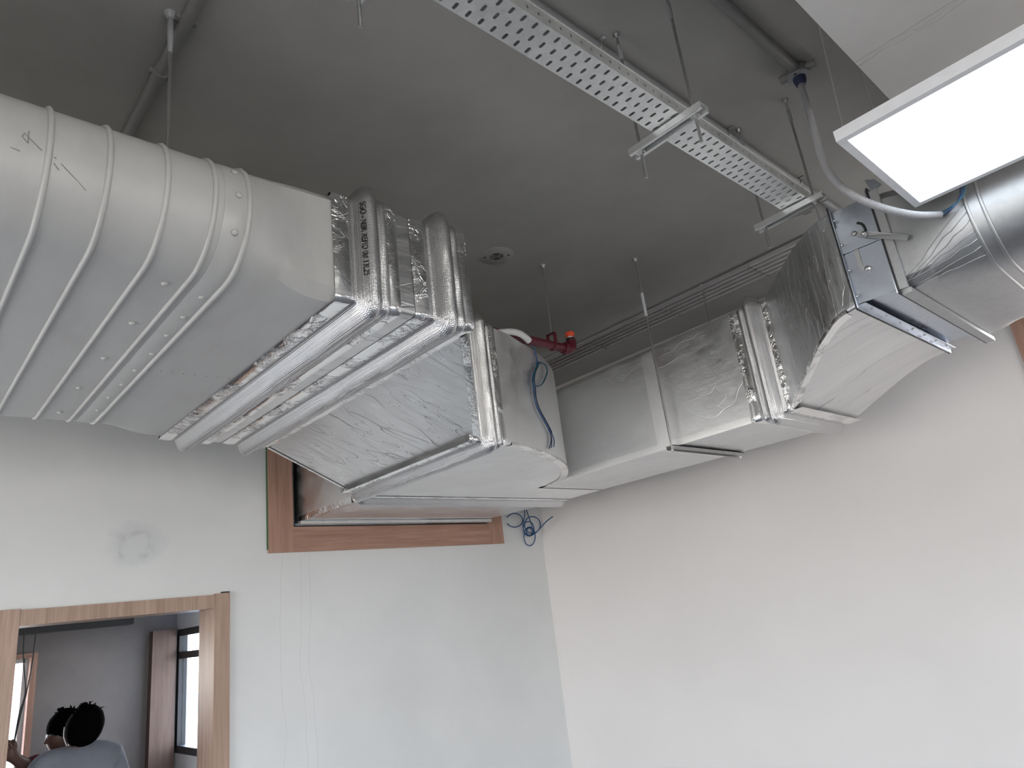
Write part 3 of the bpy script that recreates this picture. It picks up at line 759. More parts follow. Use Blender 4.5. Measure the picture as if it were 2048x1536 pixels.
# ---------------- right metal duct (square to flat oval)
ro = thing('oval_duct', (2.75, -.3, 2.6), 'bare galvanised flat-oval duct with fan creases behind the light panel', 'air duct')
def ro_sec(y):
    k = ss((y - .345) / .235)
    return (lerp(2.258, 2.312, k), lerp(3.20, 3.245, k), lerp(2.590, 2.602, k), lerp(2.915, 2.955, k), k)
ysR = [.583, .57] + [.57 - .225 * i / 12 for i in range(1, 13)] + [.30, .1, -.4, -1.2, -2.4]
obj('duct_shell', G().loft([place('y', y, oval_loop(*ro_sec(y))) for y in ysR]), M['galv'], ro, smooth=35)
def ro_path(y, o):
    a0, a1, z0, z1, k = ro_sec(y); return place('y', y, oval_loop(a0 - o, a1 + o, z0 - o, z1 + o, k))
for y in (.338, .302, .13, -.08, -.3):
    obj('rib', G().tube(ro_path(y, .001), .0052, 8, closed=True), M['galv'], ro, smooth=True)
obj('seam_band', G().loft([ro_path(.336, .0005), ro_path(.334, .002), ro_path(.306, .002), ro_path(.304, .0005)]), M['galv'], ro, smooth=35)
# fan creases from the lower near corner
for i in range(7):
    th = -.95 + i * .17
    q = Vector((2.423 - .166 * math.cos(th), .343, 2.7525 + .166 * math.sin(th)))
    p0 = Vector((2.309, .555, 2.606 + .004 * i)); pts = []
    for j in range(9):
        f = j / 8; y = lerp(p0.y, q.y, f); L = place('y', y, oval_loop(*ro_sec(y)))[:15]
        zt = lerp(p0.z, q.z, f); best = min(L, key=lambda p: abs(p.z - zt)) ; pts.append(Vector((best.x - .0005, y, zt)))
    # smooth x onto the shell by interpolation between shell points
    out_ = []
    for p in pts:
        L = place('y', p.y, oval_loop(*ro_sec(p.y), nS=60))[:61]
        b_ = min(L, key=lambda q_: (q_.z - p.z) ** 2 + (.2 * (q_.x - p.x)) ** 2); out_.append(b_ + Vector((-.0006, 0, -.0003)))
    obj('crease', G().tube(out_, .0016, 5), M['galv'], ro, smooth=True)
obj('end_flange', G().box(2.312, 3.25, .552, .582, 2.585, 2.600), M['galv'], ro)
obj('support_lip', G().box(2.30, 2.312, .556, .582, 2.60, 2.955), M['galv'], ro)

# ================================================================== ceiling services
# ---- perforated cable tray
TY0, TY1, TZ, PT = .777, .871, 3.052, .0362
ty = thing('cable_tray', (1.3, .82, TZ), 'perforated galvanised cable tray hanging below the ceiling towards the damper', 'cable tray')
def cell(g, o, ux, uy, wx, wy, hx, hy, n=12):
    """rectangle wx*wy with an oblong hole (half sizes hx along ux, hy along uy)"""
    o = Vector(o); ux = Vector(ux); uy = Vector(uy); inn = []; ou = []
    for k in range(n):
        t_ = 2 * PI * (k + .5) / n; c, s = math.cos(t_), math.sin(t_)
        r = min(hx, hy); px, py = r * c, r * s
        if hy > hx: py += (hy - hx) * (1 if s > 0 else -1)
        elif hx > hy: px += (hx - hy) * (1 if c > 0 else -1)
        inn.append(o + ux * px + uy * py)
        m_ = max(abs(c) / (wx / 2), abs(s) / (wy / 2)); ou.append(o + ux * (c / m_) + uy * (s / m_))
    crn = [o + ux * (wx / 2 * i) + uy * (wy / 2 * j) for i, j in ((1, 1), (-1, 1), (-1, -1), (1, -1))]
    b = len(g.v); g.v += inn + ou + crn
    for k in range(n):
        k2 = (k + 1) % n; g.f.append((b + k, b + k2, b + n + k2, b + n + k))
    for ci, c_ in enumerate(crn):
        # the pair of outer points either side of the corner
        a1_ = math.atan2((wy / 2) * (1 if ci < 2 else -1), (wx / 2) * (1 if ci in (0, 3) else -1)) % (2 * PI)
        for k in range(n):
            t0 = 2 * PI * (k + .5) / n; t1 = 2 * PI * (k + 1.5) / n
            if t0 < a1_ < t1 or t0 < a1_ + 2 * PI < t1: g.f.append((b + n + k, b + n + (k + 1) % n, b + 2 * n + ci))
ncol = 66; tx0 = .03
g = G(); rw = (TY1 - TY0) / 3
for r in range(3):
    y = TY0 + rw * (r + .5); off = 0 if r % 2 == 0 else PT / 2
    for i in range(ncol): cell(g, (tx0 + PT * (i + .5) + off, y, TZ), (1, 0, 0), (0, 1, 0), PT, rw, .0047, .0098)
obj('tray_base', g, M['galv_tray'], ty, solid=.0016)
for y, s_ in ((TY0, -1), (TY1, 1)):
    g = G()
    for i in range(ncol): cell(g, (tx0 + PT * (i + .5), y, TZ + .020), (1, 0, 0), (0, 0, 1), PT, .040, .0033, .005, 8)
    obj('tray_side', g, M['galv_tray'], ty, solid=.0014)
    obj('tray_rim', G().cyl((tx0, y, TZ + .041), (tx0 + PT * ncol + .02, y, TZ + .041), .0022, 6), M['galv_tray'], ty)
obj('tray_cover', G().box(tx0, tx0 + PT * ncol, TY0 - .001, TY1 + .001, TZ + .0425, TZ + .044), M['galv_tray'], ty)
# ---- strut hangers of the tray
def hanger(x, y0, y1, ra, rb, zs, label, ztip=2.94):
    h = thing('tray_hanger', (x, (y0 + y1) / 2, zs), label, 'tray hanger', 'strut hangers under the cable tray')
    g = G(); w2 = .0205; t_ = .0022
    g.box(x - w2, x + w2, y0, y1, zs + .019, zs + .021)
    for s_ in (-1, 1):
        g.box(x + s_ * w2 - t_ / 2, x + s_ * w2 + t_ / 2, y0, y1, zs, zs + .021)
        g.box(min(x + s_ * w2, x + s_ * .011), max(x + s_ * w2, x + s_ * .011), y0, y1, zs, zs + .002)
        g.box(x + s_ * .011 - .001, x + s_ * .011 + .001, y0, y1, zs, zs + .008)
    obj('strut', g, M['galv_tray'], h)
    for y in (ra, rb):
        q = obj('rod', G().cyl((x, y, ztip), (x, y, ZC), .0046, 8), M['zinc'], h)
        obj('nut', G().lathe((x, y, zs - .008), (0, 0, 1), [(.0085, 0), (.0085, .007)], 6), M['zinc'], q)
        obj('washer', G().lathe((x, y, zs - .001), (0, 0, 1), [(.013, 0), (.013, .001)], 12), M['zinc'], q)
        obj('coupler', G().cyl((x, y, ZC - .10), (x, y, ZC - .045), .0066, 8), M['pvcg'], q)
        obj('anchor', G().lathe((x, y, ZC), (0, 0, -1), [(.013, 0), (.012, .005), (.007, .016)], 8), M['zinc'], q)
hanger(1.556, .712, .960, .742, .931, 3.026, 'strut and rod hanger across the middle of the cable tray')
hanger(2.336, .724, .985, .760, .955, 3.026, 'strut and rod hanger at the damper end of the cable tray', 2.945)
hanger(.612, .695, .958, .742, .931, 3.026, 'strut and rod hanger near the top edge of the photo')
# ---- conduit behind the tray, clips
def pipe_thing(name, a, b, r, mat, label, cat, clips=(), z=ZC):
    a = Vector(a); b = Vector(b); t = thing(name, tuple((a + b) / 2), label, cat)
    obj('pipe', G().cyl(a, b, r, 14), M[mat], t, smooth=40)
    dr = (b - a).normalized(); sd = Vector((dr.y, -dr.x, 0))
    for c in clips:
        p = a + dr * c
        g = G(); ring = []
        for s_ in (-.008, .008):
            pass
        g.tube([p + dr * .0 + (sd * math.cos(q) + Vector((0, 0, 1)) * math.sin(q)) * (r + .0015) for q in [PI * 2 * i / 16 for i in range(16)]], .003, 6, closed=True)
        g.box(*sorted((p.x - abs(sd.x) * (r + .02) - abs(dr.x) * .007, p.x + abs(sd.x) * (r + .02) + abs(dr.x) * .007)), *sorted((p.y - abs(sd.y) * (r + .02) - abs(dr.y) * .007, p.y + abs(sd.y) * (r + .02) + abs(dr.y) * .007)), ZC - .004, ZC)
        obj('clip', g, M['zinc'] if mat != 'pipe' else M[mat], t)
    return t
pipe_thing('conduit_pipe', (-1.5, .992, 3.452), (3.95, .992, 3.452), .0165, 'pvcg', 'grey conduit pipe running behind the cable tray', 'conduit pipe', (3.03, 3.80, 4.4))
pp = pipe_thing('ceiling_pipe', (.49, -1.0, 3.452), (.49, 3.99, 3.452), .0175, 'pipe', 'grey painted pipe on the ceiling above the oval duct', 'ceiling pipe')
obj('coupling', G().cyl((.49, 1.83, 3.452), (.49, 1.875, 3.452), .0205, 14), M['pipe'], pp, smooth=40)
obj('saddle', G().box(.462, .518, 1.845, 1.862, 3.45, 3.469), M['pipe'], pp)
obj('saddle', G().box(.462, .518, 1.60, 1.615, 3.45, 3.469), M['pipe'], pp)
c2 = pipe_thing('conduit_pipe', (-1.5, .650, 3.450), (2.19, .650, 3.450), .0185, 'pipe', 'grey painted conduit leading to the round junction box', 'conduit pipe')
# ---- round box and flexible conduit
bx_ = thing('junction_box', (2.205, .652, 3.43), 'round grey junction box on the ceiling at the end of the painted conduit', 'junction box')
obj('box_body', G().lathe((2.205, .652, 3.469), (0, 0, -1), [(.030, 0), (.032, .004), (.032, .038), (.030, .040)], 24), M['pipe'], bx_, smooth=40)
g = G()
for a_ in (.15, .15 + PI / 2, .15 + 1.5 * PI):
    dv = Vector((math.cos(a_), math.sin(a_), 0)); g.cyl(Vector((2.205, .652, 3.449)) + dv * .028, Vector((2.205, .652, 3.449)) + dv * .060, .0150, 12)
obj('spout', g, M['pipe'], bx_, smooth=40)
obj('rim', G().lathe((2.205, .652, 3.429), (0, 0, -1), [(.024, 0), (.039, .0), (.039, .005), (.024, .006)], 24), M['pvcg'], bx_, smooth=40)
obj('gland', G().lathe((2.205, .652, 3.424), (0, 0, -1), [(.022, 0), (.021, .015), (.016, .032), (.012, .034)], 16), M['navy'], bx_, smooth=40)
for s_ in (-1, 1):
    obj('screw', G().lathe((2.205 + s_ * .031, .652, 3.4235), (0, 0, -1), [(.0045, 0), (.0045, .001)], 8), M['black'], bx_)
px_ = [(1596, 152, .652), (1604, 178, .650), (1617, 220, .640), (1630, 268, .622), (1641, 308, .603), (1657, 343, .580), (1682, 373, .553), (1718, 397, .523), (1760, 414, .492), (1800, 425, .463), (1840, 431, .433), (1880, 430, .405)]
fp = [ony(*q) for q in px_]; fp[0] = Vector((2.205, .652, 3.395))
fx = spline(fp, 24); L_ = [0]
for a, b_ in zip(fx, fx[1:]): L_.append(L_[-1] + (b_ - a).length)
# resample evenly so the corrugation is regular
def resample(pts, L, step):
    o = []; i = 0; d_ = 0
    while d_ < L[-1]:
        while L[i + 1] < d_: i += 1
        o.append(pts[i].lerp(pts[i + 1], (d_ - L[i]) / max(1e-9, L[i + 1] - L[i]))); d_ += step
    return o
fr_ = resample(fx, L_, .0021)
fl = tag(obj('flexible_conduit', G().tube(fr_, [.0112 if (i % 3) else .0098 for i in range(len(fr_))], 12), M['conduit'], None, smooth=60),
         'white corrugated flexible conduit curving from the junction box to the light', 'flexible conduit')
for k, (mt, dy) in enumerate((('blue', 0), ('bluegreen', .006), ('navy', -.006))):
    a = fp[-1] + Vector((0, 0, dy))
    pts = spline([a + (fx[-12] - fx[-1]), a, Vector((2.226, .368 - dy, 2.752 + dy)), Vector((2.231 - dy * .3, .338 - dy, 2.775)), Vector((2.224, .318 - dy, 2.812))], 8)
    tag(obj('lamp_wire', G().tube(pts, .0022, 6), M[mt], None, smooth=True), ('blue', 'teal', 'navy')[k] + ' wire from the conduit end up to the light panel', 'wire', 'wires of the light panel')

# ---- light panel
PX0, PX1, PY0, PY1, PZ = 1.648, 2.203, -.72, .450, 2.79
lp = thing('light_panel', ((PX0 + PX1) / 2, (PY0 + PY1) / 2, PZ), 'bright white rectangular LED panel hanging on thin wires', 'ceiling light')
fwid = .020
g = G()
g.box(PX0, PX1, PY0, PY0 + fwid, PZ, PZ + .030); g.box(PX0, PX1, PY1 - fwid, PY1, PZ, PZ + .030)
g.box(PX0, PX0 + fwid, PY0 + fwid, PY1 - fwid, PZ, PZ + .030); g.box(PX1 - fwid, PX1, PY0 + fwid, PY1 - fwid, PZ, PZ + .030)
obj('frame', g, M['whitem'], lp)
obj('diffuser', G().box(PX0 + fwid, PX1 - fwid, PY0 + fwid, PY1 - fwid, PZ + .003, PZ + .012), M['led'], lp)
obj('back_plate', G().box(PX0 + fwid, PX1 - fwid, PY0 + fwid, PY1 - fwid, PZ + .020, PZ + .029), M['whitem'], lp)
for a, b_ in (((PX0 + .015, PY1 - .02, PZ + .03), (1.762, .434, 3.24)), ((PX0 + .35, PY1 - .02, PZ + .03), (2.045, .434, 3.24))):
    obj('hanging_wire', G().cyl(a, b_, .0011, 6), M['zinc'], lp)

# ---- ceiling grille
gr = thing('ceiling_grille', (2.155, 2.205, ZC), 'round flush ceiling cover with concentric slots above the junction', 'ceiling grille')
obj('disc', G().lathe((2.155, 2.205, ZC), (0, 0, -1), [(.086, 0), (.086, .002), (.084, .003), (.01, .0032)], 40), M['ceil'], gr, smooth=40)
for r in (.008, .016, .024, .031):
    for q in range(4):
        a0 = q * PI / 2 + .14; pts = [(2.155 + r * math.cos(a0 + i * .16), 2.205 + r * math.sin(a0 + i * .16), ZC - .0034) for i in range(9)]
        obj('slot', G().tube(pts, .0018, 5), M['black'], gr)
for s_ in (-1, 1):
    obj('screw', G().lathe((2.155 + s_ * .045, 2.205 - s_ * .038, ZC - .003), (0, 0, -1), [(.006, 0), (.005, .0015)], 8), M['black'], gr)

# ---- small tubes along the wall-side of the ceiling
for i, x in enumerate((3.455, 3.505, 3.555, 3.605, 3.655)):
    t = thing('thin_pipe', (x, 1.9, 3.45), ('first', 'second', 'third', 'fourth', 'fifth')[i] + ' of five parallel thin pipes on the ceiling, counted from the cable tray', 'thin pipe', 'parallel thin pipes on the ceiling')
    obj('pipe', G().cyl((x, -.5, 3.452), (x, 3.99, 3.452), .0135, 10), M['tube'], t, smooth=True)
    for y in (1.55, 2.16, 2.78):
        obj('clip', G().tube([(x + .0145 * math.cos(q * PI / 8), y, 3.452 + .0145 * math.sin(q * PI / 8)) for q in range(16)], .0025, 5, closed=True).box(x - .006, x + .006, y - .006, y + .006, 3.432, 3.438), M['zinc'], t)

# ---- sprinkler pipe
sk = thing('sprinkler_pipe', (2.4, 2.175, 3.04), 'dark red sprinkler pipe with orange cap behind the rounded junction', 'sprinkler pipe')
zr_ = 3.020; ys_ = 2.165
obj('pipe', G().cyl((1.6, ys_, zr_), (2.545, ys_, zr_), .022, 16), M['red'], sk, smooth=40)
el = obj('elbow', G().tube(spline([(2.50, ys_, zr_), (2.535, ys_, zr_), (2.560, ys_, zr_ + .012), (2.568, ys_, zr_ + .035), (2.568, ys_, zr_ + .052)], 6), .0275, 16).lathe((2.505, ys_, zr_), (1, 0, 0), [(.027, 0), (.031, .004), (.031, .014), (.027, .018)], 16), M['red'], sk, smooth=40)
obj('socket', G().lathe((2.568, ys_, zr_ + .046), (0, 0, 1), [(.024, 0), (.024, .016), (.016, .02)], 16), M['black'], sk, smooth=40)
obj('thread', G().lathe((2.568, ys_, zr_ + .062), (0, 0, 1), [(.012, 0), (.012, .014)], 12), M['whitem'], sk)
g = G().lathe((2.568, ys_, zr_ + .074), (0, 0, 1), [(.013, 0), (.020, .006), (.021, .016), (.015, .024), (.008, .030)], 14)
for q in range(6): g.obox((2.568 + .018 * math.cos(q * PI / 3), ys_ + .018 * math.sin(q * PI / 3), zr_ + .087), (math.cos(q * PI / 3), math.sin(q * PI / 3), 0), (-math.sin(q * PI / 3), math.cos(q * PI / 3), 0), (0, 0, 1), .005, .005, .010)
obj('cap', g, M['orange'], sk)
g = G().tube([(2.425, ys_ + .0245 * math.cos(a_), zr_ + .0245 * math.sin(a_)) for a_ in [PI + PI * i / 10 for i in range(11)]] , .004, 6)
g.box(2.415, 2.435, ys_ + .0225, ys_ + .027, zr_, zr_ + .062); g.box(2.415, 2.435, ys_ - .027, ys_ - .0225, zr_, zr_ + .062); g.box(2.415, 2.435, ys_ - .027, ys_ + .027, zr_ + .060, zr_ + .064)
obj('clevis', g, M['red'], sk)
obj('rod', G().cyl((2.428, ys_, zr_ + .05), (2.434, 2.158, ZC), .0038, 8), M['zinc'], sk)
obj('anchor', G().lathe((2.434, 2.158, ZC), (0, 0, -1), [(.014, 0), (.012, .006), (.006, .016)], 8), M['zinc'], sk)
# white hose lying on the junction
tag(obj('flexible_hose', G().tube(spline([(1.94, 2.35, 3.010), (2.02, 2.19, 3.014), (2.09, 2.13, 3.018), (2.15, 2.118, 3.017), (2.195, 2.122, 3.006), (2.222, 2.128, 2.996)], 10), .016, 12), M['pvc'], None, smooth=True),
    'short white hose lying over the top edge of the rounded junction', 'hose')

# ---- cables on the junction face and on the wall
def jy(u, v):     # a point just in front of the rounded junction face
    y = 2.10
    for _ in range(12):
        p = ony(u, v, y); yy = None
        for a, b_ in zip(curve, curve[1:]):
            if a.x <= p.x <= b_.x: yy = lerp(a.y, b_.y, (p.x - a.x) / (b_.x - a.x))
        y = (yy if yy else 2.1) - .012
    return ony(u, v, y)
zz = lambda X, Y: (980 + X / 4.8, 620 + Y / 4.8)
main = [(370, 245), (415, 340), (440, 430), (450, 500), (445, 540), (420, 600), (408, 680), (418, 740), (425, 830), (450, 930), (500, 1030), (550, 1120), (578, 1180)]
loop = [(446, 528), (480, 508), (520, 530), (541, 580), (525, 650), (490, 715), (450, 738), (415, 725), (402, 690), (412, 610), (432, 555)]
cw = thing('blue_cable', tuple(jy(*zz(450, 700))), 'looped thin blue cable hanging down the rounded junction front', 'cable')
r_ = .0033
obj('strand', G().tube(spline([jy(*zz(*p)) for p in main] , 6), r_, 6), M['blue'], cw, smooth=True)
obj('strand', G().tube(spline([jy(*zz(x_ + 10, y_)) + Vector((0, -.004, 0)) for x_, y_ in main[3:]] , 6), r_, 6), M['navy'], cw, smooth=True)
obj('loop', G().tube(spline([jy(*zz(*p)) + Vector((0, -.006, 0)) for p in loop], 6, True), r_, 6, closed=True), M['blue'], cw, smooth=True)
obj('loop', G().tube(spline([jy(*zz(p[0] * .97 + 13, p[1] * .97 + 22)) + Vector((0, -.009, 0)) for p in loop], 6, True), r_, 6, closed=True), M['bluegreen'], cw, smooth=True)
for pl, mt in (([(578, 1180), (588, 1245), (568, 1330)], 'navy'), ([(560, 1140), (592, 1220), (590, 1322)], 'bluegreen'), ([(550, 1120), (600, 1200), (616, 1260), (612, 1312)], 'blue')):
    obj('strand', G().tube(spline([jy(*zz(*p)) for p in pl], 6), r_ * .8, 6), M[mt], cw, smooth=True)
wz = lambda X, Y, y=3.975: ony(980 + X / 10.24, 980 + Y / 10.24, y)
wc = thing('blue_cable', tuple(wz(800, 800)), 'tangled coil of blue cable hanging by the corner beside the opening', 'cable')
def ell(cx, cy, rx, ry, y, t0=0, t1=2 * PI, n=28): return [wz(cx + rx * math.cos(lerp(t0, t1, i / n)), cy + ry * math.sin(lerp(t0, t1, i / n)), y) for i in range(n + 1)]
rr2 = .0042
for P_ in (ell(505, 620, 165, 140, 3.972, -2.7, 2.7 + .0), ell(870, 715, 162, 172, 3.965), ell(812, 950, 115, 192, 3.97), ell(812, 860, 62, 85, 3.96), ell(790, 790, 110, 145, 3.955)):
    obj('loop', G().tube(P_, rr2, 6), M['blue'], wc, smooth=True)
obj('strand', G().tube(spline([wz(690, 300, 3.96), wz(712, 480, 3.96), wz(690, 620, 3.955), wz(675, 760, 3.95), wz(720, 890, 3.945), wz(810, 940, 3.94), wz(930, 885, 3.92), wz(1030, 780, 3.88), wz(1160, 640, 3.80), wz(1285, 545, 3.72)], 8), rr2, 6), M['blue'], wc, smooth=True)
obj('strand', G().tube(spline([wz(720, 320, 3.97), wz(760, 450, 3.97), wz(815, 600, 3.965), wz(865, 760, 3.96), wz(885, 880, 3.955), wz(820, 935, 3.95), wz(730, 880, 3.95)], 8), rr2, 6), M['blue'], wc, smooth=True)

# ================================================================== behind the doorway
def skin_mesh(name, verts, edges, radii, mat, parent, sub=2, root=0):
    me = bpy.data.meshes.new(name); base = Vector(parent['_b'])
    me.from_pydata([tuple(Vector(v) - base) for v in verts], edges, [])
    o = bpy.data.objects.new(name, me); COL.objects.link(o); o.parent = parent; o['_b'] = tuple(base)
    s = o.modifiers.new('skin', 'SKIN'); s.use_smooth_shade = True
    for i, d_ in enumerate(me.skin_vertices[0].data):
        r = radii[i]; d_.radius = r if isinstance(r, tuple) else (r, r); d_.use_root = (i == root)
    q = o.modifiers.new('sub', 'SUBSURF'); q.levels = sub; q.render_levels = sub
    me.materials.append(mat); return o
def ellipsoid(c, r, rot=(0, 0, 0), n=20, mtn=14, fn=None):
    from mathutils import Euler
    R_ = Euler(rot).to_matrix(); rings = []
    for i in range(1, mtn):
        ph = PI * i / mtn
        rings.append([Vector(c) + R_ @ (Vector((r[0] * math.sin(ph) * math.cos(2 * PI * k / n), r[1] * math.sin(ph) * math.sin(2 * PI * k / n), r[2] * math.cos(ph))) * (fn(ph, 2 * PI * k / n) if fn else 1)) for k in range(n)])
    return G().loft(rings, True, (True, True))
def person(base, label, hc, head_rot, joints, shirt, face_dir, tilt):
    """hc: head centre; joints: dict of limb positions in world space"""
    p = thing('person', base, label, 'person')
    J = {k: Vector(v) for k, v in joints.items()}
    V = [J['pelvis'], J['belly'], J['chest'], J['neck'], Vector(hc) + Vector((0, 0, -.05)), Vector(hc) + Vector((0, 0, .03))]
    Rr = [(.12, .09), (.11, .085), (.115, .08), .052, (.074, .086), (.078, .092)]
    E__ = [(0, 1), (1, 2), (2, 3), (3, 4), (4, 5)]
    def chain(root, pts, rs):
        pr = root
        for q, r in zip(pts, rs):
            V.append(Vector(q)); Rr.append(r); E__.append((pr, len(V) - 1)); pr = len(V) - 1
        return pr
    ends = {}
    for s_ in ('l', 'r'):
        ends[s_] = chain(2, [J['sh_' + s_], J['el_' + s_], J['wr_' + s_], J['palm_' + s_]], [.040, .036, .027, (.034, .018)])
        fd = (J['palm_' + s_] - J['wr_' + s_]).normalized(); sd_ = fd.cross(Vector((0, 1, .3))).normalized()
        for k in range(4):
            b0 = J['palm_' + s_] + sd_ * (.024 - .016 * k) + fd * .03; ln = (.062, .072, .068, .052)[k]
            chain(ends[s_], [b0, b0 + fd * ln * .5 + Vector((0, .012, 0)), b0 + fd * ln * .7 + Vector((0, .035, -.01))], [.010, .009, .0075])
        chain(ends[s_], [J['palm_' + s_] + sd_ * .035, J['palm_' + s_] + sd_ * .045 + fd * .035], [.011, .009])
        chain(0, [J['hip_' + s_], J['kn_' + s_], J['an_' + s_], J['an_' + s_] + Vector((face_dir[0] * .14, face_dir[1] * .14, -.04))], [.09, .058, .042, (.04, .03)])
    skin_mesh('body', V, E__, Rr, M['skin'], p)
    # shirt and trousers as looser skins over the body
    V2 = [J['pelvis'] + Vector((0, 0, -.05)), J['belly'], J['chest'] + Vector((0, 0, -.06)), J['chest'] + Vector((0, 0, .045)), J['neck'] + Vector((0, 0, .030))]
    R2 = [(.165, .125), (.16, .12), (.18, .13), (.115, .10), (.072, .068)]; E2 = [(0, 1), (1, 2), (2, 3), (3, 4)]
    for s_ in ('l', 'r'):
        V2 += [J['sh_' + s_], J['sh_' + s_].lerp(J['el_' + s_], .5), J['el_' + s_].lerp(J['wr_' + s_], .25)]; R2 += [.076, .068, .056]; n_ = len(V2)
        E2 += [(3, n_ - 3), (n_ - 3, n_ - 2), (n_ - 2, n_ - 1)]
    skin_mesh('shirt', V2, E2, R2, shirt, p)
    V3 = [J['pelvis']]; R3 = [(.16, .13)]; E3 = []
    for s_ in ('l', 'r'):
        V3 += [J['hip_' + s_], J['kn_' + s_], J['an_' + s_] + Vector((0, 0, .04))]; R3 += [.105, .08, .065]; n_ = len(V3); E3 += [(0, n_ - 3), (n_ - 3, n_ - 2), (n_ - 2, n_ - 1)]
    skin_mesh('trousers', V3, E3, R3, M['jeans'], p)
    return p
def head_parts(p, hc, f, hair_r, seed, rot=(0, 0, 0), back=0.02, lift=.022):
    """f: unit facing direction (xy)"""
    hc = Vector(hc); f = Vector((f[0], f[1], f[2] if len(f) > 2 else 0)).normalized(); sd_ = f.cross(Vector((0, 0, 1))).normalized(); up = sd_.cross(f)
    obj('nose', G().tube([hc + f * .062 + up * .012, hc + f * .088 - up * .018, hc + f * .066 - up * .03], [.006, .013, .010], 8), M['skin'], p, smooth=True)
    obj('mouth', G().tube([hc + f * .058 - up * .058 + sd_ * .02, hc + f * .066 - up * .057, hc + f * .058 - up * .058 - sd_ * .02], [.004, .007, .004], 6), M['maroon'], p, smooth=True)
    for s_ in (-1, 1):
        obj('eye', ellipsoid(hc + f * .058 + sd_ * .03 * s_ + up * .008, (.012, .012, .010), n=10, mtn=8), M['dark'], p, smooth=True)
        obj('ear', ellipsoid(hc + sd_ * .072 * s_ - up * .005 - f * .005, (.010, .020, .032), (0, 0, math.atan2(f.y, f.x) + PI / 2), 10, 8), M['skin'], p, smooth=True)
    def fn(ph, th): return 1 + .03 * noise.noise(Vector((math.cos(th) * 3, math.sin(th) * 3, ph * 3 + seed)))
    g = ellipsoid(hc - f * back + up * lift, hair_r, rot, 24, 16, fn)
    rd_ = random.Random(seed)
    for k in range(26):     # short tufts
        a_ = rd_.uniform(0, 2 * PI); b_ = rd_.uniform(.15, 1.0); dr = Vector((math.cos(a_) * math.sin(b_), math.sin(a_) * math.sin(b_), math.cos(b_)))
        q = hc - f * back + up * lift + Vector((dr.x * hair_r[0], dr.y * hair_r[1], dr.z * hair_r[2])) * .96
        g.tube([q, q + dr * .012 + Vector((rd_.uniform(-.008, .008), rd_.uniform(-.008, .008), .002)), q + dr * .018 + Vector((rd_.uniform(-.014, .014), rd_.uniform(-.014, .014), 0))], [.006, .004, .0008], 5)
    obj('hair', g, M['hair'], p, smooth=60)
# front person, seen from behind
hy = 4.62; hc1 = (.998, hy, 1.500)
p1 = person((1.0, hy, 0), 'person in a pale blue shirt seen from behind through the doorway', hc1, None,
            dict(pelvis=(.99, hy + .02, .84), belly=(.985, hy + .02, 1.0), chest=(.98, hy + .0, 1.22), neck=(.985, hy, 1.40),
                 sh_l=(.81, hy, 1.345), el_l=(.73, hy - .01, 1.08), wr_l=(.735, hy + .04, .84), palm_l=(.74, hy + .05, .77),
                 sh_r=(1.150, hy, 1.31), el_r=(1.225, hy - .01, 1.05), wr_r=(1.22, hy + .04, .81), palm_r=(1.215, hy + .05, .74),
                 hip_l=(.90, hy + .02, .80), kn_l=(.89, hy, .44), an_l=(.89, hy + .03, .075), hip_r=(1.08, hy + .02, .80), kn_r=(1.09, hy, .44), an_r=(1.09, hy + .03, .075)),
            M['shirt'], (0, 1), 0)
head_parts(p1, hc1, (-.25, 1, 0), (.089, .106, .107), 3, (.0, .3, 0), .014, -.012)
obj('mask_cord', G().tube(spline([(.905, hy - .02, 1.50), (.900, hy - .045, 1.455), (.915, hy - .055, 1.41)], 6), .0022, 6), M['white'], p1, smooth=True)
# second person, turned to the left, pulling cables
hy2 = 4.92; hc2 = (.955, hy2, 1.478)
p2 = person((.98, hy2, 0), 'person in a maroon top reaching left behind the pale blue shirt', hc2, None,
            dict(pelvis=(1.02, hy2 + .02, .82), belly=(1.02, hy2 + .02, .98), chest=(1.01, hy2, 1.19), neck=(.985, hy2, 1.36),
                 sh_l=(.885, hy2 - .10, 1.31), el_l=(.78, hy2 - .16, 1.345), wr_l=(.715, hy2 - .20, 1.40), palm_l=(.70, hy2 - .21, 1.43),
                 sh_r=(1.10, hy2 + .12, 1.29), el_r=(1.10, hy2 + .2, 1.02), wr_r=(.95, hy2 + .25, .95), palm_r=(.90, hy2 + .25, .95),
                 hip_l=(.98, hy2 - .08, .78), kn_l=(.96, hy2 - .08, .43), an_l=(.98, hy2 - .08, .075), hip_r=(1.04, hy2 + .09, .78), kn_r=(1.02, hy2 + .09, .43), an_r=(1.04, hy2 + .09, .075)),
            M['maroon'], (-1, 0), 0)
head_parts(p2, hc2, (-1, -.15, -.35), (.098, .088, .096), 5, (0, -.25, 0), .03, .012)
p2.location = p2.location + Vector((.016, .08, -.022))
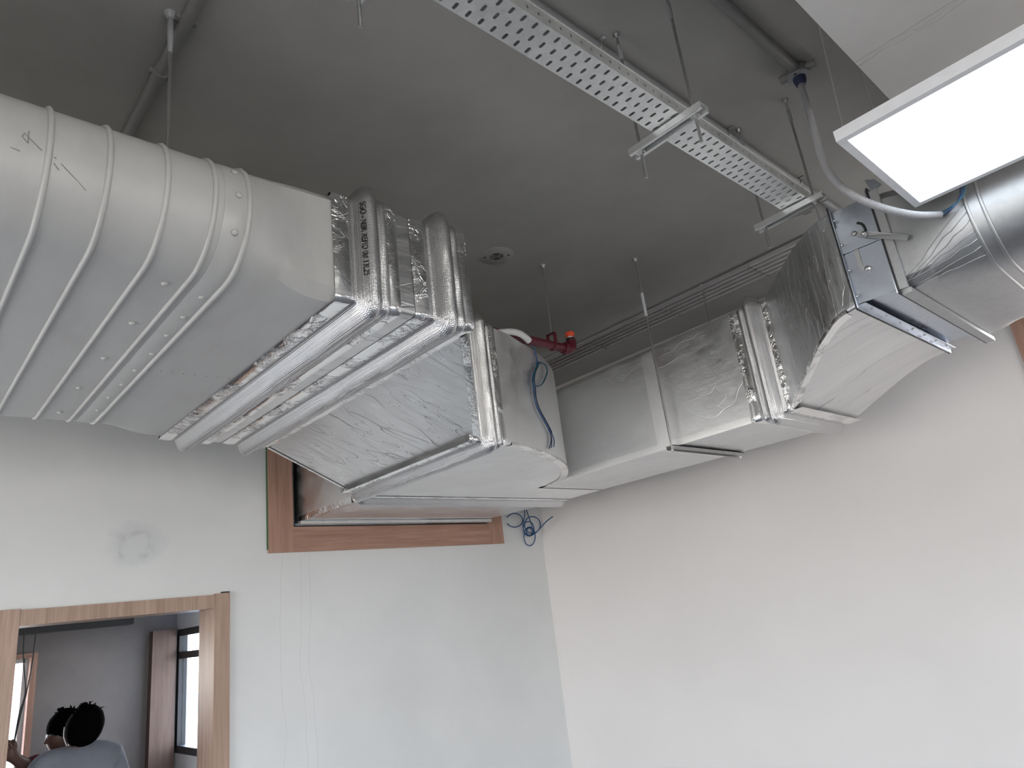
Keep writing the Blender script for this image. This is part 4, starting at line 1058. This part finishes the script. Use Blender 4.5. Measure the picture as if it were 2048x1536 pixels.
# cables pulled through the doorway
ct = Vector((.716, hy2 - .135, 1.435))
for k, (u, mt) in enumerate(((46, 'dark'), (71, 'dark'))):
    a = ony(u, 1262, 4.72); a.z += .3
    pts = spline([a, ony(u + (1 if k == 0 else -3), 1300, 4.72), ony((51, 54)[k], 1380, 4.72), ony((38, 41)[k], 1430, 4.72), ct], 8)
    tag(obj('black_cable', G().tube(pts, .0032, 6), M[mt], None, smooth=True), ('left', 'right')[k] + ' one of two dark cables running down to the hand in the doorway', 'cable', 'cables in the doorway')

# ---- outside the side window: a pale building with a blue roof, a bare twig
bd = thing('neighbour_building', (7.5, 9, 0), 'pale building with blue band seen through the far window', 'building')
obj('wall', G().box(5.6, 5.9, 7.0, 22, -1, 1.1), M['facade'], bd)
obj('roof_band', G().box(5.5, 5.6, 7.0, 22, .55, .95), M['bluep'], bd)
obj('ledge', G().box(5.45, 5.6, 7.0, 22, .95, 1.02), M['whitem'], bd)
tw = thing('bare_tree', (2.9, 7.7, 0), 'bare twiggy tree with a few yellow leaves outside the far window', 'tree')
rd_ = random.Random(4); g = G()
def twig(p, d_, L, r, depth):
    pts = [p]; dd = d_.copy()
    for i in range(5):
        dd = (dd + Vector((rd_.uniform(-.3, .3), rd_.uniform(-.3, .3), rd_.uniform(-.2, .25)))).normalized(); pts.append(pts[-1] + dd * L / 5)
    g.tube(pts, [r * (1 - .12 * i) for i in range(6)], 5)
    if depth: 
        for i in (1, 2, 3, 4):
            if rd_.random() < .75: twig(pts[i], (dd + Vector((rd_.uniform(-1, 1), rd_.uniform(-1, 1), rd_.uniform(-.1, .6)))).normalized(), L * .6, r * .5, depth - 1)
    return pts[-1]
twig(Vector((2.9, 7.7, 0)), Vector((0, 0, 1)), 1.7, .016, 2)
obj('branches', g, M['bark'], tw)
for k in range(6):
    c = Vector((2.9 + rd_.uniform(-.25, .25), 7.7 + rd_.uniform(-.25, .25), rd_.uniform(.9, 1.5)))
    obj('leaf', G().add([c, c + Vector((.03, .01, .02)), c + Vector((.06, 0, .0)), c + Vector((.03, -.01, -.025))], [(0, 1, 2, 3)]), M['leaf'], tw, solid=.002)
struct('ground_outside', G().box(2.1, 40, 5, 60, -1.05, -1), M['floor'])

for o in list(bpy.data.objects):
    if '_b' in o: del o['_b']
